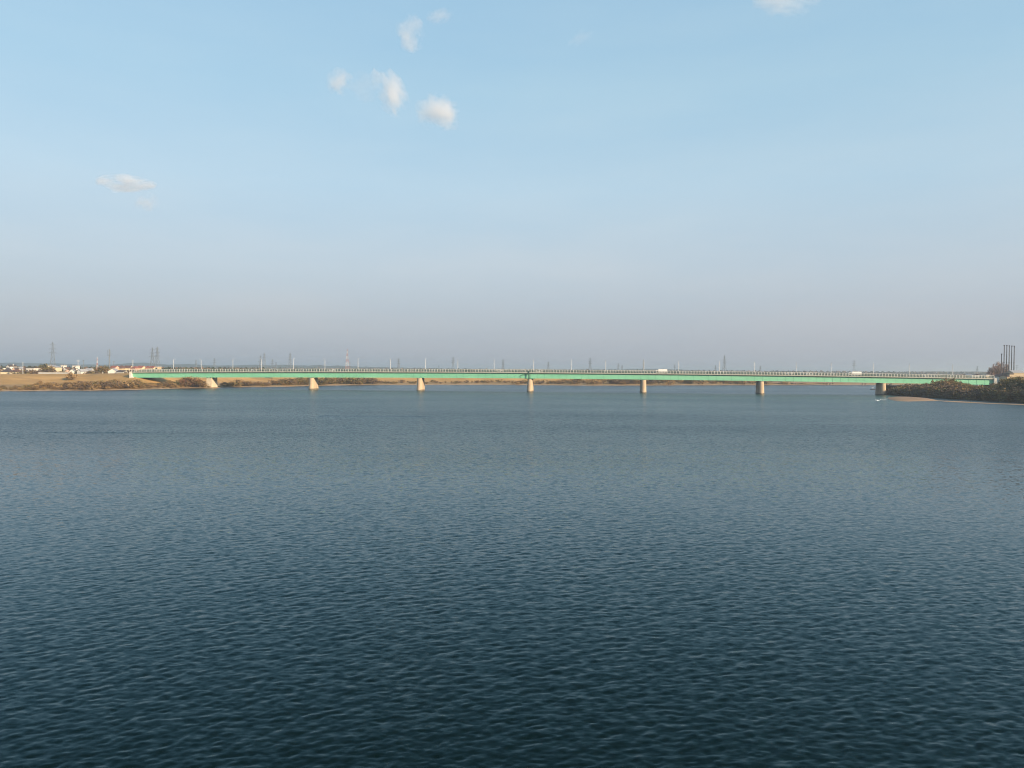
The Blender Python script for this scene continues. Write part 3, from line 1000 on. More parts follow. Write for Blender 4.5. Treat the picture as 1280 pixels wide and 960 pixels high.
def where(px, sect):
    return next(t for lim, t in sect if px < lim)


def tell(kd, px, sect, place):
    noun = NAMES[KINDS[kd][0]].replace("bare_", "")
    return f"{COLOUR[kd]} {noun} {place} {where(px, sect)}"




def plant(kind, x, y, h, wide=1.0, label=None, group=None, z=None):
    global N_PLANTS
    N_PLANTS += 1
    var = int(RN.integers(0, 4))
    me, tm, H = proto(kind, var)
    shape = KINDS[kind][0]
    k = h / H
    zg_ = gz(x, y) if z is None else z
    t = thing(NAMES[shape], label, {"bush": "bush", "tree": "tree", "bare": "tree", "poplar": "tree"}[shape], (x, y, zg_ - .1), RN.uniform(0, 6.28), group)
    t.scale = (k * wide, k * wide, k)
    link("crown", me, t); link("trunk", tm, t)
    return t


def band(px0, px1, step, Zf, hf, kinds, label, group, jit=1.0, wide=1.4):
    """plants along a stretch of bank, Zf(px) -> nearest and farthest distance, hf(px) -> height"""
    p = px0
    while p < px1:
        q = p + RN.uniform(-.5, .5) * step
        za, zb = Zf(q)
        Z = RN.uniform(za, zb)
        h = hf(q) * RN.uniform(.7, 1.15)
        kd = kinds[int(RN.integers(0, len(kinds)))]
        lab = tell(kd, q, SECT_L if label is LB else SECT_F, "on the left shore" if label is LB else "on the far shore")
        plant(kd, xat(q, Z), Z, h, RN.uniform(.9, 1.3) * wide, lab, group)
        p += step * RN.uniform(.7, 1.3)


def zsh(px): return float(np.interp(px, px_s, shore))
def zft(px): return float(np.interp(px, px_s, foot))
def between(a, b):
    return lambda px: (zsh(px) + a, max(zsh(px) + b if b > 0 else zft(px) + b, zsh(px) + a + 1))


LB = "one of the olive and brown bushes in the thicket along the near left shore"
GB = "bushes along the near left shore"
hn = lambda px: float(np.interp(px, [-40, 20, 45, 100, 150, 172, 190, 215, 250, 262, 280], [2.2, 2.6, 3.6, 4.4, 5.2, 5.0, 3.0, 4.2, 4.5, 2.4, 2.0]))
band(-30, 260, 7.5, between(3, 9), lambda p: hn(p) * .6, ["brown", "tan", "tan", "rust"], LB, GB)
band(0, 258, 5.6, between(8, 22), lambda p: hn(p) * .85, ["brown", "olive", "brown", "tan"], LB, GB)
band(40, 250, 6.4, between(18, 36), lambda p: hn(p) * .9, ["brown", "olive", "olive"], LB, GB)
band(90, 190, 13, between(34, 48), lambda p: hn(p) * .6, ["olive", "tan"], LB, GB)
# the taller rusty clump left of the cream pier
for i, (px, dz, h, kd) in enumerate([(221, 7, 5.0, "olivetree"), (227, 5, 6.0, "rust"), (232, 8, 8.0, "browntree"), (236, 4, 7.6, "rust"), (241, 6, 8.6, "browntree"), (246, 4, 7.8, "rust"), (252, 3, 4.5, "tan")]):
    x = xat(px, zsh(px) + dz)
    plant(kd, x, zsh(px) + dz, h, 1.2, "rusty brown tree in the taller clump left of the cream pier" if kd != "tan" else "small tan bush at the foot of the cream pier", "rusty trees left of the cream pier" if kd != "tan" else None)
plant("tan", xat(90, 596), 596, 5.2, 1.25, "lone pale round bush standing on the golden embankment slope")
plant("tan", xat(50, 556), 556, 3.4, .9, "small lone tan bush low on the golden embankment slope")
plant("green", xat(340, 735), 735, 8.0, 1.25, "dark flat tree under the bridge behind the parked white van")
# far side behind the bridge
LF = {"bush": "one of the brown bushes lining the far shore seen under the bridge", "tree": "one of the leafy brown trees lining the far shore seen under the bridge", "bare": "one of the bare trees lining the far shore seen under the bridge"}
GF = "trees and bushes lining the far shore"
hf_ = lambda px: float(np.interp(px, [280, 300, 330, 350, 370, 400, 440, 456, 470, 500, 560, 600, 700, 740, 780, 860, 930, 1000, 1060, 1110], [4.5, 4.5, 3.0, 4.8, 5.6, 5.8, 6.2, 5.5, 4.2, 3.0, 2.4, 3.0, 4.0, 6.0, 6.0, 5.0, 5.6, 6, 3, 3]))
band(283, 330, 4.0, between(5, 18), hf_, ["brown", "thicket", "olive"], LF, GF)
band(332, 470, 3.4, between(6, 26), hf_, ["thicket", "brown", "browntree", "olive"], LF, GF)
band(350, 470, 4.6, between(24, 52), hf_, ["thicket", "brown", "browntree"], LF, GF)
band(470, 700, 6.0, between(14, 50), hf_, ["brown", "brown", "olive", "thicket"], LF, GF)
band(640, 1060, 6.6, between(4, 30), hf_, ["brown", "thicket", "browntree", "tan"], LF, GF)
band(700, 1100, 7.2, between(30, 66), lambda p: hf_(p) * 1.15, ["thicket", "browntree", "olive", "brown"], LF, GF)

# the thicket of the right bank
TOPR = [(1100, 481), (1108, 480.5), (1118, 480), (1130, 479.5), (1145, 479), (1158, 478), (1166, 476.5), (1180, 473.2), (1196, 473.8), (1204, 477), (1214, 480), (1224, 481), (1236, 481), (1244, 477.5), (1254, 473.5), (1264, 470), (1272, 468.8), (1282, 467.5), (1330, 462)]
tr = np.array(TOPR, float)
LR = {"bush": "one of the brown bushes in the dense thicket covering the right bank", "tree": "one of the leafy brown trees in the dense thicket covering the right bank", "bare": "one of the bare trees in the dense thicket covering the right bank"}
GR = "trees and bushes of the right bank thicket"


def right_shore_x(y):
    return float(np.interp(y, [a[1] for a, b, c in RB[1:12]], [a[0] for a, b, c in RB[1:12]]))


cnt = 0
tries = 0
while cnt < 235 and tries < 9000:
    tries += 1
    y = RN.uniform(372, 552)
    d = RN.uniform(1.5, 40) if RN.random() < .68 else RN.uniform(-.3, 5)
    x = right_shore_x(y) + d
    px = 640 + FPX * x / y
    if px > 1330: continue
    zt = zat(px, float(np.interp(px, tr[:, 0], tr[:, 1])), y)
    g_ = gz(x, y)
    hmax = zt - g_
    if abs((y - (560 - .1032 * x))) < 9: hmax = min(hmax, 4.5)
    if hmax < 1.2: continue
    front = d < 9
    h = min(hmax * RN.uniform(.8, 1.02), 6.0 if front else 10.5)
    if h < 2 or (front and RN.random() < .6): kd = ["dark", "dark", "brown", "olive"][int(RN.integers(0, 4))]
    else:
        kd = ["thicket", "browntree", "thicket", "bare", "olivetree", "thicket", "olive", "browntree"][int(RN.integers(0, 8))]
        if px > 1245 and RN.random() < .5: kd = ["olivetree", "thicket", "browntree"][int(RN.integers(0, 3))]
    plant(kd, x, y, h, RN.uniform(1.1, 1.5) if h < 7 else RN.uniform(.85, 1.1), tell(kd, px, SECT_R, "in the right bank thicket"), GR)
    cnt += 1

# leafless poplars by the stacks
for i, (px, ty, lab) in enumerate([(1238.5, 454, "leftmost bare pinkish poplar behind the right end of the bridge"), (1243, 452.5, "second bare pinkish poplar left of the stacks"), (1247, 451.5, "tallest bare pinkish poplar left of the short dark stack"),
                                   (1251, 452.5, "bare pinkish poplar right behind the short dark stack"), (1255.5, 454, "bare pinkish poplar behind the two leftmost tall stacks"), (1259, 455, "rightmost bare pinkish poplar among the tall stacks"), (1240.8, 454.5, "bare pinkish poplar filling the gap beside the leftmost poplar"), (1245, 453.5, "bare pinkish poplar just left of the tallest poplar"), (1249, 453.8, "bare pinkish poplar just right of the tallest poplar"), (1253, 455, "bare pinkish poplar between short stack and leftmost tall stack")]):
    Z = 700 + 6 * (i % 2)
    g_ = gz(xat(px, Z), Z)
    plant("poplar", xat(px, Z), Z, zat(px, ty, Z) - g_, 1.5, lab, "bare poplars by the stacks")

# ------------------------------------------------------------------ houses
def house(px0, px1, ybase, yeave, yridge, Y, wall, roof, label, kind="gable", depth=9.0, nwin=3, storeys=1, rz=0.0, cat="house", group=None, chimney=False):
    """front between two image columns at distance Y; eaves and ridge from their heights in the picture"""
    pxc = (px0 + px1) / 2
    x = xat(pxc, Y); w = xat(px1, Y) - xat(px0, Y)
    zb = min(gz(x, Y), zat(pxc, ybase, Y)); ze = zat(pxc, yeave, Y) - zb; zr = max(zat(pxc, yridge, Y) - zb, ze + .35)
    t = thing(cat.replace(" ", "_"), label, cat, (x, Y, zb), rz, group)
    hw, hd = w / 2, depth / 2
    q = MB()
    ov = .35
    if kind == "gable":          # ridge along the front
        q.prism([(-hd, -.6), (hd, -.6), (hd, ze), (0, zr - .12), (-hd, ze)], -hw, hw)
        q.v = [(b, a, c) for a, b, c in q.v]
        wl_ = q.build("wall", WALLS[wall], t)
        r_ = MB(); th = .22
        for sg in (-1, 1):
            r_.add([(-hw - ov, sg * (hd + ov), ze - .2), (hw + ov, sg * (hd + ov), ze - .2), (hw + ov, 0, zr), (-hw - ov, 0, zr),
                    (-hw - ov, sg * (hd + ov), ze - .2 + th), (hw + ov, sg * (hd + ov), ze - .2 + th), (hw + ov, 0, zr + th), (-hw - ov, 0, zr + th)],
                   [(0, 1, 2, 3), (4, 5, 6, 7), (0, 1, 5, 4), (1, 2, 6, 5), (2, 3, 7, 6), (3, 0, 4, 7)])
    elif kind == "front":        # gable end faces the river
        q.prism([(-hw, -.6), (hw, -.6), (hw, ze), (0, zr - .12), (-hw, ze)], -hd, hd)
        wl_ = q.build("wall", WALLS[wall], t)
        r_ = MB(); th = .22
        for sg in (-1, 1):
            r_.add([(sg * (hw + ov), -hd - ov, ze - .2), (sg * (hw + ov), hd + ov, ze - .2), (0, hd + ov, zr), (0, -hd - ov, zr),
                    (sg * (hw + ov), -hd - ov, ze - .2 + th), (sg * (hw + ov), hd + ov, ze - .2 + th), (0, hd + ov, zr + th), (0, -hd - ov, zr + th)],
                   [(0, 1, 2, 3), (4, 5, 6, 7), (0, 1, 5, 4), (1, 2, 6, 5), (2, 3, 7, 6), (3, 0, 4, 7)])
    elif kind == "hip":
        q.box((0, 0, -.6), (w, depth, ze + .6)); wl_ = q.build("wall", WALLS[wall], t)
        r_ = MB(); a, b = hw + .6, hd + .6; k = max(a - b, a * .25)
        r_.add([(-a, -b, ze), (a, -b, ze), (a, b, ze), (-a, b, ze), (-k, 0, zr), (k, 0, zr)], [(0, 1, 5, 4), (1, 2, 5), (2, 3, 4, 5), (3, 0, 4), (3, 2, 1, 0)])
    elif kind == "shed":
        q.prism([(-hw, -.6), (hw, -.6), (hw, ze), (-hw, zr - .1)], -hd, hd); wl_ = q.build("wall", WALLS[wall], t)
        r_ = MB(); r_.prism([(-hw - ov, zr), (hw + ov, ze), (hw + ov, ze + .25), (-hw - ov, zr + .25)], -hd - ov, hd + ov)
    else:                        # flat
        q.box((0, 0, -.6), (w, depth, ze + .6)); wl_ = q.build("wall", WALLS[wall], t)
        r_ = MB(); r_.box((0, 0, ze + .002), (w + .5, depth + .5, max(zr - ze, .35)))
    rf_ = r_.build("roof", roof, t)
    if chimney:
        c_ = MB(); c_.box((hw * .45, .6, zr - .8), (.7, .7, 1.7)); c_.build("chimney", WALLS["grey"], rf_)
    # windows on the river side, frame proud and pane set in it
    sh = ze / storeys
    for s_ in range(storeys):
        for i in range(nwin):
            wx = -hw + w * (i + .5) / nwin
            zz = s_ * sh + sh * .36
            ww, wh = min(1.7, w / nwin * .55), min(1.5, sh * .42)
            if s_ == 0 and i == nwin // 2 and nwin > 1:
                d_ = MB(); d_.box((wx, -hd - .03, .05), (1.0, .06, min(2.1, sh * .8))); d_.build("door", M_roof_brown, t); continue
            f_ = MB()
            f_.box((wx, -hd - .03, zz - .1), (ww + .2, .06, wh + .2))
            fo = f_.build("window", WALLS["white"] if wall != "white" else WALLS["grey"], t)
            p_ = MB(); p_.box((wx, -hd - .067, zz), (ww, .014, wh)); p_.build("pane", M_glass, fo)
    for sg in (-1, 1):
        zz = ze * .45
        f_ = MB(); f_.box((sg * (hw + .03), 0, zz), (.06, 1.6, 1.3)); fo = f_.build("window", M_glass, t)
    return t


GH = "houses behind the left embankment"
house(4.6, 14.5, 468.6, 464.7, 460.8, 668, "cream", M_roof_dark, "leftmost low cream house with a broad dark hip roof on the embankment", "hip", 9, 3, 1, .06, group=GH)
house(16, 25.2, 468.6, 464.9, 461.4, 666, "cream", M_roof_brown, "low cream house with two windows beside the utility pole", "hip", 9, 3, 1, -.05, group=GH)
house(4.5, 11.5, 468, 461.4, 459.6, 720, "white", M_roof_dark, "white gabled house behind the leftmost cream house", "front", 9, 2, 2, .3, group=GH)
house(11.8, 17.6, 468, 458.0, 456.0, 735, "white", M_roof_dark, "tall white house with dark gable above the two cream houses", "front", 8, 2, 2, -.25, group=GH, chimney=True)
house(22.5, 27.5, 468, 460.6, 458.6, 730, "grey", M_roof_grey, "pale grey house behind the utility pole on the far left", "front", 8, 2, 2, .2, group=GH)
house(37, 48, 468, 460.2, 459.2, 690, "white", M_roof_dark, "big white flat-roofed house standing alone left of the dark trees", "flat", 10, 3, 2, -.12, group=GH)
house(63.8, 73.4, 467, 459.4, 456.4, 700, "cream", M_roof_grey, "tall cream house whose lean-to roof slopes down to the right", "shed", 10, 3, 2, .05, group=GH)
house(78, 81.6, 467, 456.8, 456.0, 760, "white", M_roof_grey, "narrow white tower house beside the tall lattice pylon", "flat", 6, 1, 3, .1, group=GH)
house(84.5, 90, 467.5, 463.2, 461.6, 690, "pink", M_roof_dark, "small pinkish house with dark roof left of the white gables", "front", 8, 2, 1, .15, group=GH)
house(88.5, 94, 467.5, 464.0, 461.7, 676, "white", M_roof_grey, "left one of two small white gabled houses on the embankment", "front", 8, 1, 1, .3, group=GH)
house(93, 97.4, 467, 457.6, 456.6, 790, "white", M_roof_grey, "bright white block house raised behind the small gables", "flat", 7, 1, 3, 0, group=GH)
house(100, 106.2, 467.5, 464.4, 461.6, 674, "white", M_roof_grey, "right one of two small white gabled houses, below the thin pole", "front", 8, 1, 1, -.2, group=GH)
house(108.3, 115.8, 467.5, 463.9, 460.6, 685, "grey", M_roof_grey, "grey house with a wide pale roof left of the brown grove", "gable", 9, 2, 1, .05, group=GH)
house(137.5, 147.6, 467.3, 464.2, 460.8, 672, "white", M_roof_grey, "white house with a steep gable right of the brown grove", "front", 10, 2, 1, .2, group=GH)
house(148.5, 157, 467.5, 464.8, 463.0, 665, "grey", M_roof_dark, "low dark shed-like house right of the steep white gable", "gable", 8, 2, 1, 0, group=GH)
EX = [(29.8, 33.4, 462.5, 460.4, "grey", M_roof_brown, "small grey house with brown gable just right of the utility pole", "front"), (0.2, 3.6, 463.2, 461.4, "tan", M_roof_dark, "small tan house cut by the left edge of the picture", "gable"),
      (18.6, 21.8, 461.2, 459.4, "pink", M_roof_dark, "small pinkish house peeping between the tall white gable and the grey house", "front"), (52.5, 56, 463.2, 461.6, "brown", M_roof_grey, "brown house hidden among the dark trees left of the tall cream house", "gable"),
      (57.5, 62.5, 463.6, 461.8, "grey", M_roof_dark, "grey house with dark roof touching the tall cream house", "gable"), (74.2, 77.4, 462.6, 460.6, "tan", M_roof_brown, "small tan house between the tall cream house and the tower house", "front"),
      (82, 85, 460.8, 459.2, "grey", M_roof_brown, "small grey house with brown roof right of the white tower house", "front"), (116.5, 121, 463.4, 461.8, "brown", M_roof_dark, "dark brown house at the left edge of the brown grove", "gable"),
      (106.8, 109.6, 462.4, 460.2, "cream", M_roof_brown, "small cream house right of the darker utility pole", "front")]
for a, b, ye, yr, wc, rf2, lab, kd in EX:
    house(a, b, 467, ye, yr, 705 + 9 * (int(a) % 4), wc, rf2, lab, kd, 8, 2, 1, .1, group=GH)
TER = [(140, 147, "pink", M_roof_red, "leftmost pink house of the terrace behind the bridge end", 457.4), (148.5, 155.5, "tan", M_roof_brown, "tan house with brown roof, second of the terrace from the left", 456.8), (157, 164.5, "cream", M_roof_brown, "cream house with brown roof in the terrace above the bridge end", 457.2),
       (166, 172.5, "pink", M_roof_red, "pink house with red roof in the terrace right above the white abutment", 457.6), (173.5, 180, "cream", M_roof_red, "cream house with red roof just right of the abutment", 457.4), (181.5, 188, "pink", M_roof_red, "pink house with red roof below the left twin pylon", 457.5), (189, 195, "cream", M_roof_red, "cream house with red roof below the right twin pylon", 457.7)]
for i, (a, b, wc, rf2, lab, yr) in enumerate(TER):
    house(a, b, 466, 460.0 + .2 * (i % 2), yr, 745 + 7 * (i % 3), wc, rf2, lab, "gable" if i % 2 == 0 else "hip", 10, 2, 2, .08 * (i % 3 - 1), group="terrace of houses behind the bridge end")
house(196, 199.5, 466, 458.6, 458.0, 735, "tan", M_roof_grey, "narrow yellowish block at the right end of the terrace", "flat", 8, 1, 3, 0, group=GH)
# right side town
GT = "small buildings at the right end of the bridge"
RT = [(1196, 1203, 471.5, 469.4, 468.4, 640, "pink", M_roof_brown, "low pinkish building above the thicket, leftmost on the right side", "gable"), (1206, 1213, 471.5, 469.2, 467.8, 660, "cream", M_roof_grey, "cream low building with pale roof near the bridge's right end", "gable"),
      (1219, 1226, 472, 469.0, 467.6, 650, "white", M_roof_brown, "white building with brown roof near the bridge's right end", "hip"), (1228, 1241, 473, 469.6, 468.4, 628, "cream", M_roof_grey, "long cream building with flat pale roof beneath the bare poplars", "flat"),
      (1242, 1247, 473.5, 470.5, 468.6, 610, "pink", M_roof_red, "small pink house with red roof under the poplars", "front"), (1248.5, 1253, 474, 470.2, 468.4, 602, "white", M_roof_brown, "small white house right of the small pink house", "front"),
      (1254, 1258.5, 473.5, 470.8, 469.0, 596, "tan", M_roof_brown, "small tan house at the foot of the tall stacks", "gable")]
for a, b, yb, ye, yr, Y, wc, rf2, lab, kd in RT:
    house(a, b, yb, ye, yr, Y, wc, rf2, lab, kd, 9, 2, 1, .05, group=GT)
house(1262.5, 1276, 474, 465.8, 463.2, 600, "tan", M_roof_grey, "large pinkish tan shed with a pale sloping roof below the tall stacks", "gable", 11, 4, 1, -.1, cat="shed", group=GT)
house(1257.5, 1262, 474, 468.0, 466.6, 596, "tan", M_roof_dark, "narrow tan annex with dark roof left of the large tan shed", "flat", 9, 1, 1, 0, cat="shed", group=GT)

# ------------------------------------------------------------------ masts, poles, stacks
def pylon(px, ytop, Y, wbase, label, mats=(None, None), arms=3, group="lattice pylons on the horizon", thick=.22, base_z=None):
    x = xat(px, Y)
    zb = 4.5
    h = zat(px, ytop, Y) - zb
    t = thing("lattice_pylon", label, "pylon", (x, Y, zb), RN.uniform(-.5, .5), group)
    m1 = mats[0] or M_lattice; m2 = mats[1] or m1
    n = 8
    lv = [1 - (1 - i / n) ** 1.25 for i in range(n + 1)]
    wd = lambda f: wbase * (1 - f) ** 1.2 * .5 + wbase * .055
    q = MB()
    C4 = ((-1, -1), (1, -1), (1, 1), (-1, 1))
    for i in range(n):
        mi = i % 2
        a, b = lv[i], lv[i + 1]
        wa, wb = wd(a), wd(b)
        for k in range(4):
            c, d = C4[k], C4[(k + 1) % 4]
            q.tube([(c[0] * wa, c[1] * wa, a * h), (c[0] * wb, c[1] * wb, b * h)], thick, 4, mi)
            q.tube([(c[0] * wa, c[1] * wa, a * h), (d[0] * wb, d[1] * wb, b * h)], thick * .6, 3, mi)
            q.tube([(d[0] * wa, d[1] * wa, a * h), (c[0] * wb, c[1] * wb, b * h)], thick * .6, 3, mi)
            q.tube([(c[0] * wb, c[1] * wb, b * h), (d[0] * wb, d[1] * wb, b * h)], thick * .6, 3, mi)
    q.build("lattice_mast", [m1, m2], t)
    for k in range(arms):
        z = h * (.66 + .13 * k); L = wbase * (.62 - .08 * k)
        q = MB()
        for sg in (-1, 1):
            q.tube([(0, -.4, z - .3), (sg * L, 0, z + .1)], thick * .7, 4); q.tube([(0, .4, z - .3), (sg * L, 0, z + .1)], thick * .7, 4); q.tube([(0, 0, z + 1.6), (sg * L, 0, z + .15)], thick * .7, 4)
            q.tube([(sg * L * .96, 0, z), (sg * L * .96, 0, z - 1.8)], .14, 4)
        q.build("cross_arm", m1, t)
    return t


def dist_for(px, ytop, H=46):
    hzn = 462.75 + .007 * (px - 640)
    return (H + 4.5 - CAM.z) * FPX / (hzn - ytop)


PY = [(66, 427.5, 50, "tallest grey lattice pylon, behind the houses at the far left"), (190.5, 434.5, 46, "left one of the twin grey pylons above the bridge's left end"), (196.6, 433.6, 46, "right one of the twin grey pylons above the bridge's left end"),
      (268, 447.5, 42, "faint grey pylon between the third and fourth lamp posts, lone there"), (245, 449.5, 42, "faint grey pylon just left of the second lamp post"), (325.6, 444.5, 44, "grey pylon just right of the fourth lamp post, shorter of a close pair"), (330.2, 441.5, 44, "taller pylon of the close pair right of the fourth lamp post"),
      (340.5, 449, 40, "short grey pylon left of the fifth lamp post"), (345, 452.5, 36, "shortest grey pylon beside the short one left of the fifth lamp post"), (362.7, 441, 46, "dark sharp lattice pylon just left of the fifth lamp post"), (498.3, 448, 42, "grey pylon between the eighth and ninth lamp posts"),
      (548.5, 456.3, 38, "very small faint pylon between ninth and tenth lamp posts"), (566.3, 446, 44, "grey lattice pylon just left of the tenth lamp post"), (628.7, 449, 42, "grey pylon right of the eleventh lamp post"), (664.4, 457, 36, "very small pylon touching the lamp post above the joint pipe"), (685.3, 452, 40, "short grey pylon right of the twelfth lamp post"),
      (737.5, 447, 44, "grey pylon between the thirteenth and fourteenth lamp posts"), (772.8, 454, 38, "faint small pylon right of the fourteenth lamp post, left of two"), (777.6, 456, 36, "faint smaller pylon right of the fourteenth lamp post, right of two"), (843.4, 455.5, 38, "faint small pylon just left of the sixteenth lamp post"),
      (894.3, 456.5, 36, "faint small pylon just left of the seventeenth lamp post"), (905.4, 444.3, 46, "tall grey pylon just right of the seventeenth lamp post"), (950.3, 457, 36, "faint small pylon right of the eighteenth lamp post"), (1067.5, 450, 44, "grey pylon above the big white truck on the bridge"), (1221.5, 457.5, 38, "faint pylon above the right end of the bridge")]
for px, yt, H, lab in PY:
    Y = dist_for(px, yt, H)
    pylon(px, yt, Y, 8.5, lab, thick=.13 + Y / 14000)
pylon(434, 436.5, dist_for(434, 436.5, 60), 9.5, "red and white banded lattice tower between sixth and seventh lamp posts", (M_whitep, M_red), 0, "banded towers", .24)
pylon(121.5, 446.5, 900, 2.4, "short red and white lattice mast at the left edge of the brown grove", (M_red, M_whitep), 0, "banded towers", .13)


def mast(px, ybase, ytop, Y, r, label, cat="pole", name="utility_pole", head=None, material=None, group=None):
    x = xat(px, Y)
    zb = max(gz(x, Y), -1); h = zat(px, ytop, Y) - zb
    t = thing(name, label, cat, (x, Y, zb), RN.uniform(-.3, .3), group)
    mm = material or M_pole
    q = MB(); q.tube([(0, 0, -.3), (0, 0, h * .6), (0, 0, h)], [r, r * .85, r * .65], 8)
    q.build("pole" if cat != "stack" else "shaft", mm, t)
    if head == "arms":
        for k in range(2):
            q = MB(); q.box((0, 0, h - .8 - 1.1 * k), (2.4, .14, .14)); q.build("cross_arm", mm, t)
    elif head == "antenna":
        q = MB(); q.tube([(0, 0, h * .78), (0, 0, h * .785)], 1.3, 12); q.build("platform", mm, t)
        for k in range(3):
            a = 2.1 * k
            q = MB(); q.box((1.5 * math.cos(a), 1.5 * math.sin(a), h * .77), (.25, .25, h * .2)); q.build("antenna_panel", mm, t)
    elif head == "cap":
        q = MB(); q.tube([(0, 0, h - .9), (0, 0, h)], [r * 1.1, r * 1.35], 10); q.build("cap", mm, t)
        for f in (.3, .6):
            q = MB(); q.tube([(0, 0, h * f), (0, 0, h * f + .5)], r * 1.15, 10); q.build("collar", mm, t)
    return t


mast(28.6, 468, 452.2, 650, .24, "pale utility pole right of the two low cream houses", head="arms", group="utility poles")
mast(97.6, 466, 449.5, 690, .20, "thin pale utility pole right of the bright white block house", head="arms", group="utility poles")
mast(104.3, 466, 449.8, 700, .22, "darker utility pole above the right small white gable", head="arms", material=M_lattice, group="utility poles")
mast(136.8, 466, 436.5, 720, .55, "tall dark mobile phone mast with a pronged top above the brown grove", "mast", "phone_mast", "antenna", M_lattice)
mast(142.2, 466, 451, 760, .25, "short dark pole right of the phone mast", head="arms", material=M_lattice, group="utility poles")
mast(166, 466, 449.6, 760, .32, "grey pole above the pink terrace houses left of the twin pylons", head="arms", group="utility poles")
mast(437.4, 462, 452, 1000, .5, "small dark pole right of the red and white tower", material=M_lattice)
mast(804, 462, 449.2, 900, .45, "dark pole rising behind the fifteenth lamp post", material=M_lattice)
mast(1271, 466, 456, 600, .14, "thin lamp pole on the embankment right of the stacks", head="arms", material=M_lattice)
mast(128.5, 467.6, 464.6, 627, .28, "short white marker post on the embankment crest", "post", "marker_post", material=WALLS["white"])
ST = [(1251.6, 442, "short dark steel stack left of the five tall ones"), (1254.8, 431.2, "leftmost of the five tall dark steel stacks"), (1258.0, 431.4, "second from the left of the five tall dark steel stacks"), (1261.1, 431.6, "middle one of the five tall dark steel stacks"),
      (1264.2, 432, "second from the right of the five tall dark steel stacks"), (1267.3, 432.2, "rightmost of the five tall dark steel stacks")]
for px, yt, lab in ST:
    mast(px, 468, yt, 640, .42, lab, "stack", "steel_stack", "cap", M_darkstack, "dark steel stacks")

# ------------------------------------------------------------------ town trees
GTT = "trees among the houses behind the left embankment"
for px, ty, kd, w, lab in [(1, 460, "browntree", 1.0, "brown tree at the very left edge behind the embankment"), (31.5, 460, "thicket", 1.1, "dark brown tree between the utility pole and the white flat-roofed house"), (35, 460.5, "browntree", .9, "smaller brown tree touching the white flat-roofed house"),
                           (50.5, 456.5, "green", 1.2, "dark green tree just right of the white flat-roofed house"), (55, 455.5, "olivetree", 1.3, "largest dark tree between the white and the tall cream house"), (59.5, 455.8, "browntree", 1.2, "brown tree left of the tall cream house"),
                           (76, 462, "green", .9, "small dark tree right of the tall cream house"), (83, 462.3, "olivetree", .9, "small olive tree left of the pinkish house"), (98, 463.3, "thicket", 1.1, "dark tree between the two small white gables"),
                           (119.5, 460, "browntree", 1.2, "leftmost tree of the brown grove"), (124, 458, "browntree", 1.3, "second tree of the brown grove, beside the banded mast"), (128, 457.2, "thicket", 1.3, "tallest tree of the brown grove"), (132, 457.6, "olivetree", 1.3, "olive tree of the brown grove left of the phone mast"), (136, 459, "browntree", 1.2, "rightmost tree of the brown grove at the phone mast"),
                           (153, 462.8, "green", .9, "small dark tree in front of the terrace"), (161, 462.6, "thicket", .9, "small dark brown tree above the white abutment")]:
    Y = 690 + RN.uniform(-6, 20)
    x = xat(px, Y)
    plant(kd, x, Y, zat(px, ty, Y) - gz(x, Y), w * .95, lab, GTT)
q_ = 2.0
HS = [(18, "among the cream houses"), (36, "beside the utility pole"), (62, "left of the tall cream house"), (84, "right of the tall cream house"), (110, "among the small white gables"), (137, "in front of the brown grove"), (999, "below the terrace")]
while q_ < 196:
    Y = RN.uniform(655, 740)
    kd = ["dark", "dark", "olive", "brown"][int(RN.integers(0, 4))]
    x = xat(q_, Y)
    plant(kd, x, Y, max(zat(q_, RN.uniform(462.3, 464.6), Y) - gz(x, Y), 2.0), 1.2, f"{COLOUR[kd]} garden bush behind the embankment {where(q_, HS)}", "garden bushes behind the embankment")
    q_ += RN.uniform(3.0, 6.5)
# low wall along the crest
q = MB()
p0, p1 = at(48, 466, 652), at(84, 466, 650)
t = thing("low_wall", "long low pale wall behind the embankment crest under the tall cream house", "wall", (p0.x, p0.y, gz(p0.x, p0.y) - .2))
zc = zat(60, 465.6, 651) - t.location.z
q.box(((p1.x - p0.x) / 2, 0, 0), (p1.x - p0.x, .3, zc)); q.build("wall_panel", WALLS["grey"], t)
q = MB(); q.box(((p1.x - p0.x) / 2, 0, zc + .002), (p1.x - p0.x + .2, .45, .15)); q.build("coping", WALLS["white"], t)

# far woods reading as one mass
def woods(name, px0, px1, Y, ytop, n, mats, seed, depth=80, label=None):
    rng = np.random.default_rng(seed)
    vs, fs, mi = [], [], []
    for i in range(n):
        px = rng.uniform(px0, px1)
        ty = np.interp(px, [p for p, _ in ytop], [v for _, v in ytop]) + .5 * math.sin(px * .9 + seed) + .35 * math.sin(px * 2.3)
        Yy = Y + rng.uniform(0, depth)
        zt = zat(px, ty, Y)
        z = 4.2 + (zt - 4.2) * rng.uniform(.0, 1.0) ** .7
        c = np.array([xat(px, Yy), Yy, z])
        s = rng.uniform(1.0, 2.4) * Y / 1000
        a = rng.normal(size=3); a /= np.linalg.norm(a); b = np.cross(a, rng.normal(size=3)); b /= np.linalg.norm(b)
        k = len(vs)
        vs += [tuple(c - a * s), tuple(c + b * s * .8), tuple(c + a * s), tuple(c - b * s * .8)]
        fs.append((k, k + 1, k + 2, k + 3)); mi.append(int(rng.random() < .4))
    me = bpy.data.meshes.new(name); me.from_pydata(vs, [], fs)
    for q_ in mats: me.materials.append(q_)
    me.polygons.foreach_set("material_index", mi)
    o = link(name, me, kind="stuff")
    if label: o["label"] = label
    return o


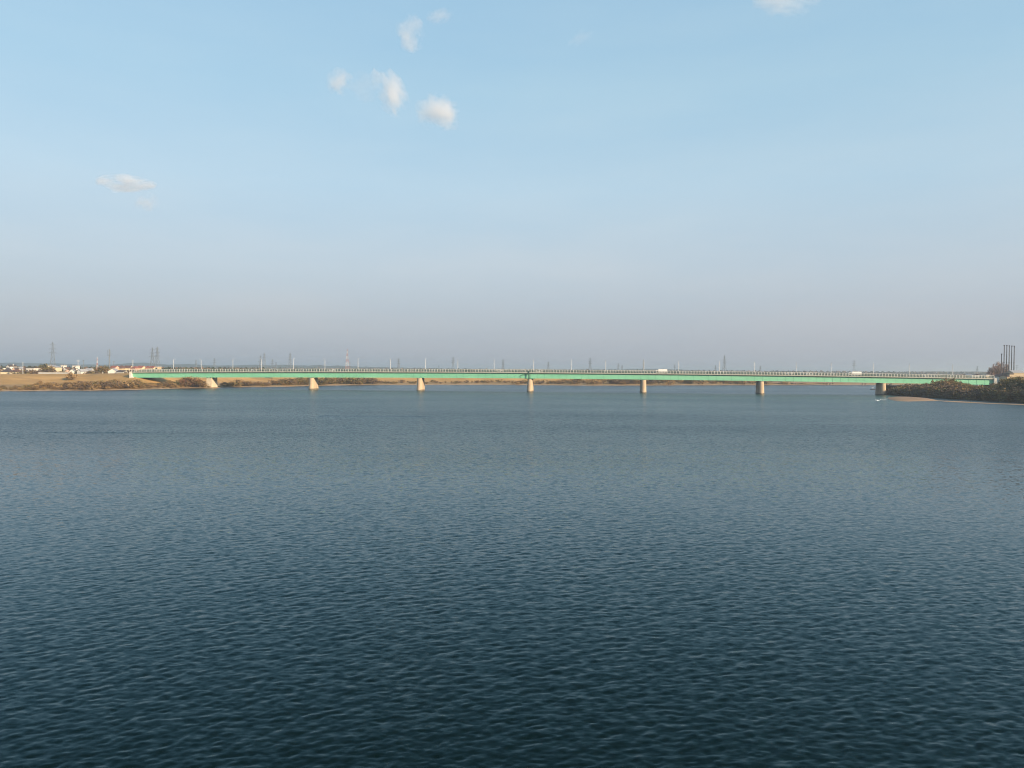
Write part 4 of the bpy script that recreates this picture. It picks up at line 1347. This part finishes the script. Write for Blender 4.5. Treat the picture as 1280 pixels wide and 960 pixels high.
woods("far_woods", -80, 330, 1050, [(-80, 458), (0, 458.6), (60, 459), (120, 459.5), (200, 460), (330, 461)], 9000, [LEAF["green"], LEAF["plum"]], 3, 120, "far dark wood behind the houses on the left")
woods("far_woods", 200, 1300, 2700, [(200, 459.6), (330, 460.3), (460, 461.3), (700, 463), (900, 464.2), (1060, 465.2), (1240, 466.2), (1300, 466.4)], 16000, [LEAF["green"], LEAF["plum"]], 4, 200, "far wood along the horizon behind the bridge")

# ------------------------------------------------------------------ low jetty far behind the bridge
JY = 905.0
jx0, jx1 = xat(905, JY), xat(1104, JY)
t = thing("low_footbridge", "low brown footbridge on paired posts far behind the green bridge", "footbridge", (jx0, JY, 0))
zj = zat(1050, 478.9, JY)
q = MB(); q.box(((jx1 - jx0) / 2, 0, zj - .2), (jx1 - jx0, 3.0, 1.5)); q.build("deck", WALLS["brown"], t)
for px in (914, 954, 993, 1036, 1080):
    for dx in (-1.7, 1.7):
        q = MB(); q.tube([(xat(px, JY) - jx0 + dx, 0, -2.5), (xat(px, JY) - jx0 + dx, 0, zj - .2)], .75, 8); q.build("post", WALLS["brown"], t)

# small boat beside the last river pier
bp = onz(1091.5, 487.0)
t = thing("boat", "small dark boat with a pale canopy beside the sixth river pier", "boat", (bp.x, bp.y, 0), .25)
q = MB()
st = [(-2.6, .75, .55), (-1.2, .95, .5), (.8, .95, .55), (2.0, .6, .7), (2.9, .05, .95)]
vs, fs = [], []
for x, w, z in st: vs += [(x, -w, z), (x, -w * .65, -.25), (x, w * .65, -.25), (x, w, z)]
for i in range(4):
    for k in range(3): fs.append((i * 4 + k, i * 4 + k + 1, i * 4 + 5 + k, i * 4 + 4 + k))
fs += [(0, 1, 2, 3), (16, 17, 18, 19)]
fs += [(i * 4, i * 4 + 4, i * 4 + 7, i * 4 + 3) for i in range(4)]
q.add(vs, fs); q.build("hull", M_darkstack, t)
q = MB()
for x in (-1.6, -.2):
    for y in (-.6, .6): q.tube([(x, y, .5), (x, y, 1.75)], .05, 5)
q.build("canopy_frame", M_pole, t)
q = MB(); q.box((-.9, 0, 1.75), (1.9, 1.5, .12), taper=.9); q.build("canopy", WALLS["white"], t)

# broken white water over the shoal at the tip of the sandbar
q = MB()
rng = np.random.default_rng(9)
for i in range(30):
    px, py = (1097 + rng.normal() * .7, 500.4 + rng.normal() * .3) if i < 9 else (rng.uniform(1094, 1108), rng.uniform(498.6, 501.2))
    p = onz(px, py); a = rng.uniform(.15, .4) if i < 9 else rng.uniform(.08, .25)
    vs = [(p.x + a * 2.0 * math.cos(k) * rng.uniform(.6, 1.2), p.y + a * math.sin(k) * rng.uniform(.6, 1.2), -.02) for k in np.linspace(0, 5.2, 6)] + [(p.x, p.y, .05 + a * .3)]
    q.add(vs, [(k, (k + 1) % 6, 6) for k in range(6)])
f = q.build("foam", M_foam, kind="stuff"); f["label"] = "white broken water at the tip of the sandbar"

# ------------------------------------------------------------------ clouds
def cloud_material():
    M = bpy.data.materials.new("cloud_vapour")
    M.use_nodes = True
    n, l = M.node_tree.nodes, M.node_tree.links
    n.remove(n["Principled BSDF"])
    pv = n.new("ShaderNodeVolumePrincipled")
    pv.inputs["Color"].default_value = (.96, .97, 1.0, 1)
    pv.inputs["Anisotropy"].default_value = .2
    tc = n.new("ShaderNodeTexCoord"); oi = n.new("ShaderNodeObjectInfo")
    off = n.new("ShaderNodeVectorMath"); off.operation = 'MULTIPLY_ADD'
    l.new(oi.outputs["Location"], off.inputs[0]); off.inputs[1].default_value = (.013, .017, .011)
    l.new(tc.outputs["Object"], off.inputs[2])
    nz = n.new("ShaderNodeTexNoise"); nz.inputs["Scale"].default_value = 1.15; nz.inputs["Detail"].default_value = 5; nz.inputs["Roughness"].default_value = .6
    l.new(off.outputs[0], nz.inputs["Vector"])
    ln = n.new("ShaderNodeVectorMath"); ln.operation = 'LENGTH'
    l.new(tc.outputs["Object"], ln.inputs[0])
    # density = (noise - .5) * k + (1 - r) * c
    a = n.new("ShaderNodeMath"); a.operation = 'MULTIPLY_ADD'; l.new(nz.outputs["Fac"], a.inputs[0]); a.inputs[1].default_value = 3.4; a.inputs[2].default_value = -1.45
    b = n.new("ShaderNodeMath"); b.operation = 'SUBTRACT'; l.new(a.outputs[0], b.inputs[0]); l.new(ln.outputs["Value"], b.inputs[1])
    c = n.new("ShaderNodeMath"); c.operation = 'ADD'; c.use_clamp = True; l.new(b.outputs[0], c.inputs[0]); c.inputs[1].default_value = .58
    at_ = n.new("ShaderNodeAttribute"); at_.attribute_type = 'OBJECT'; at_.attribute_name = "thickness"
    d = n.new("ShaderNodeMath"); d.operation = 'MULTIPLY'; l.new(c.outputs[0], d.inputs[0]); l.new(at_.outputs["Fac"], d.inputs[1])
    l.new(d.outputs[0], pv.inputs["Density"])
    l.new(pv.outputs[0], n["Material Output"].inputs["Volume"])
    return M


M_cloud = cloud_material()
bm = bmesh.new(); bmesh.ops.create_icosphere(bm, subdivisions=2, radius=1.0)
cl_me = bpy.data.meshes.new("cloud"); bm.to_mesh(cl_me); bm.free(); cl_me.materials.append(M_cloud)
CL = [(424, 102, 15, 15, 25, .030, "small wedge of white cloud left of the three larger puffs"), (489, 117, 17, 30, 32, .048, "tall slanting white cloud puff in the middle of the three larger ones"), (549, 141, 27, 22, -12, .042, "widest white cloud puff, right of the slanting one"),
      (513, 41, 16, 19, 10, .026, "pale cloud puff high above the slanting one"), (550, 20, 15, 10, 15, .020, "tiny pale cloud at the top, right of the pale puff"), (158, 230, 27, 10, 2, .14, "flat white cloud low on the left"), (183, 253, 12, 11, 0, .030, "faint tiny cloud just under the flat cloud on the left"),
      (985, 0, 34, 17, -4, .026, "white cloud cut by the top edge of the picture"), (456, 110, 24, 18, 0, .006, "faint wisp between the small wedge and the slanting cloud"), (727, 47, 16, 9, 25, .006, "faint wisp high right of the centre")]
for px, py, rx, ry, rot, th, lab in CL:
    D = 3600.0
    p = at(px, py, D)
    k = (p - CAM).length / FPX * 1.18
    o = link("cloud", cl_me)
    v = (p - CAM).normalized()
    xa = Vector((0, 0, 1)).cross(v).normalized() * -1.0
    ya = xa.cross(-v).normalized() * -1.0
    if ya.z < 0: ya = -ya
    c_, s_ = math.cos(R(rot)), math.sin(R(rot))
    X, Y_ = xa * c_ + ya * s_, ya * c_ - xa * s_
    Mx = Matrix((X * rx * k, Y_ * ry * k, X.cross(Y_).normalized() * min(rx, ry) * k * 1.1)).transposed().to_4x4()
    Mx.translation = p
    o.matrix_world = Mx
    o["thickness"] = th * .36
    tag(o, lab, "cloud", "small clouds")


# ------------------------------------------------------------------ haze
HAZE_D = 0.00021
mb = MB()
mb.box((0, 6000, -4.0), (36000, 19000, 68.0))
hz = bpy.data.materials.new("haze_air")
hz.use_nodes = True
hn, hl = hz.node_tree.nodes, hz.node_tree.links
hn.remove(hn["Principled BSDF"])
pv = hn.new("ShaderNodeVolumePrincipled")
pv.inputs["Color"].default_value = (.88, .93, .98, 1)
pv.inputs["Density"].default_value = HAZE_D
pv.inputs["Anisotropy"].default_value = 0.65
hl.new(pv.outputs[0], hn["Material Output"].inputs["Volume"])
mb.build("haze", hz, kind="stuff")
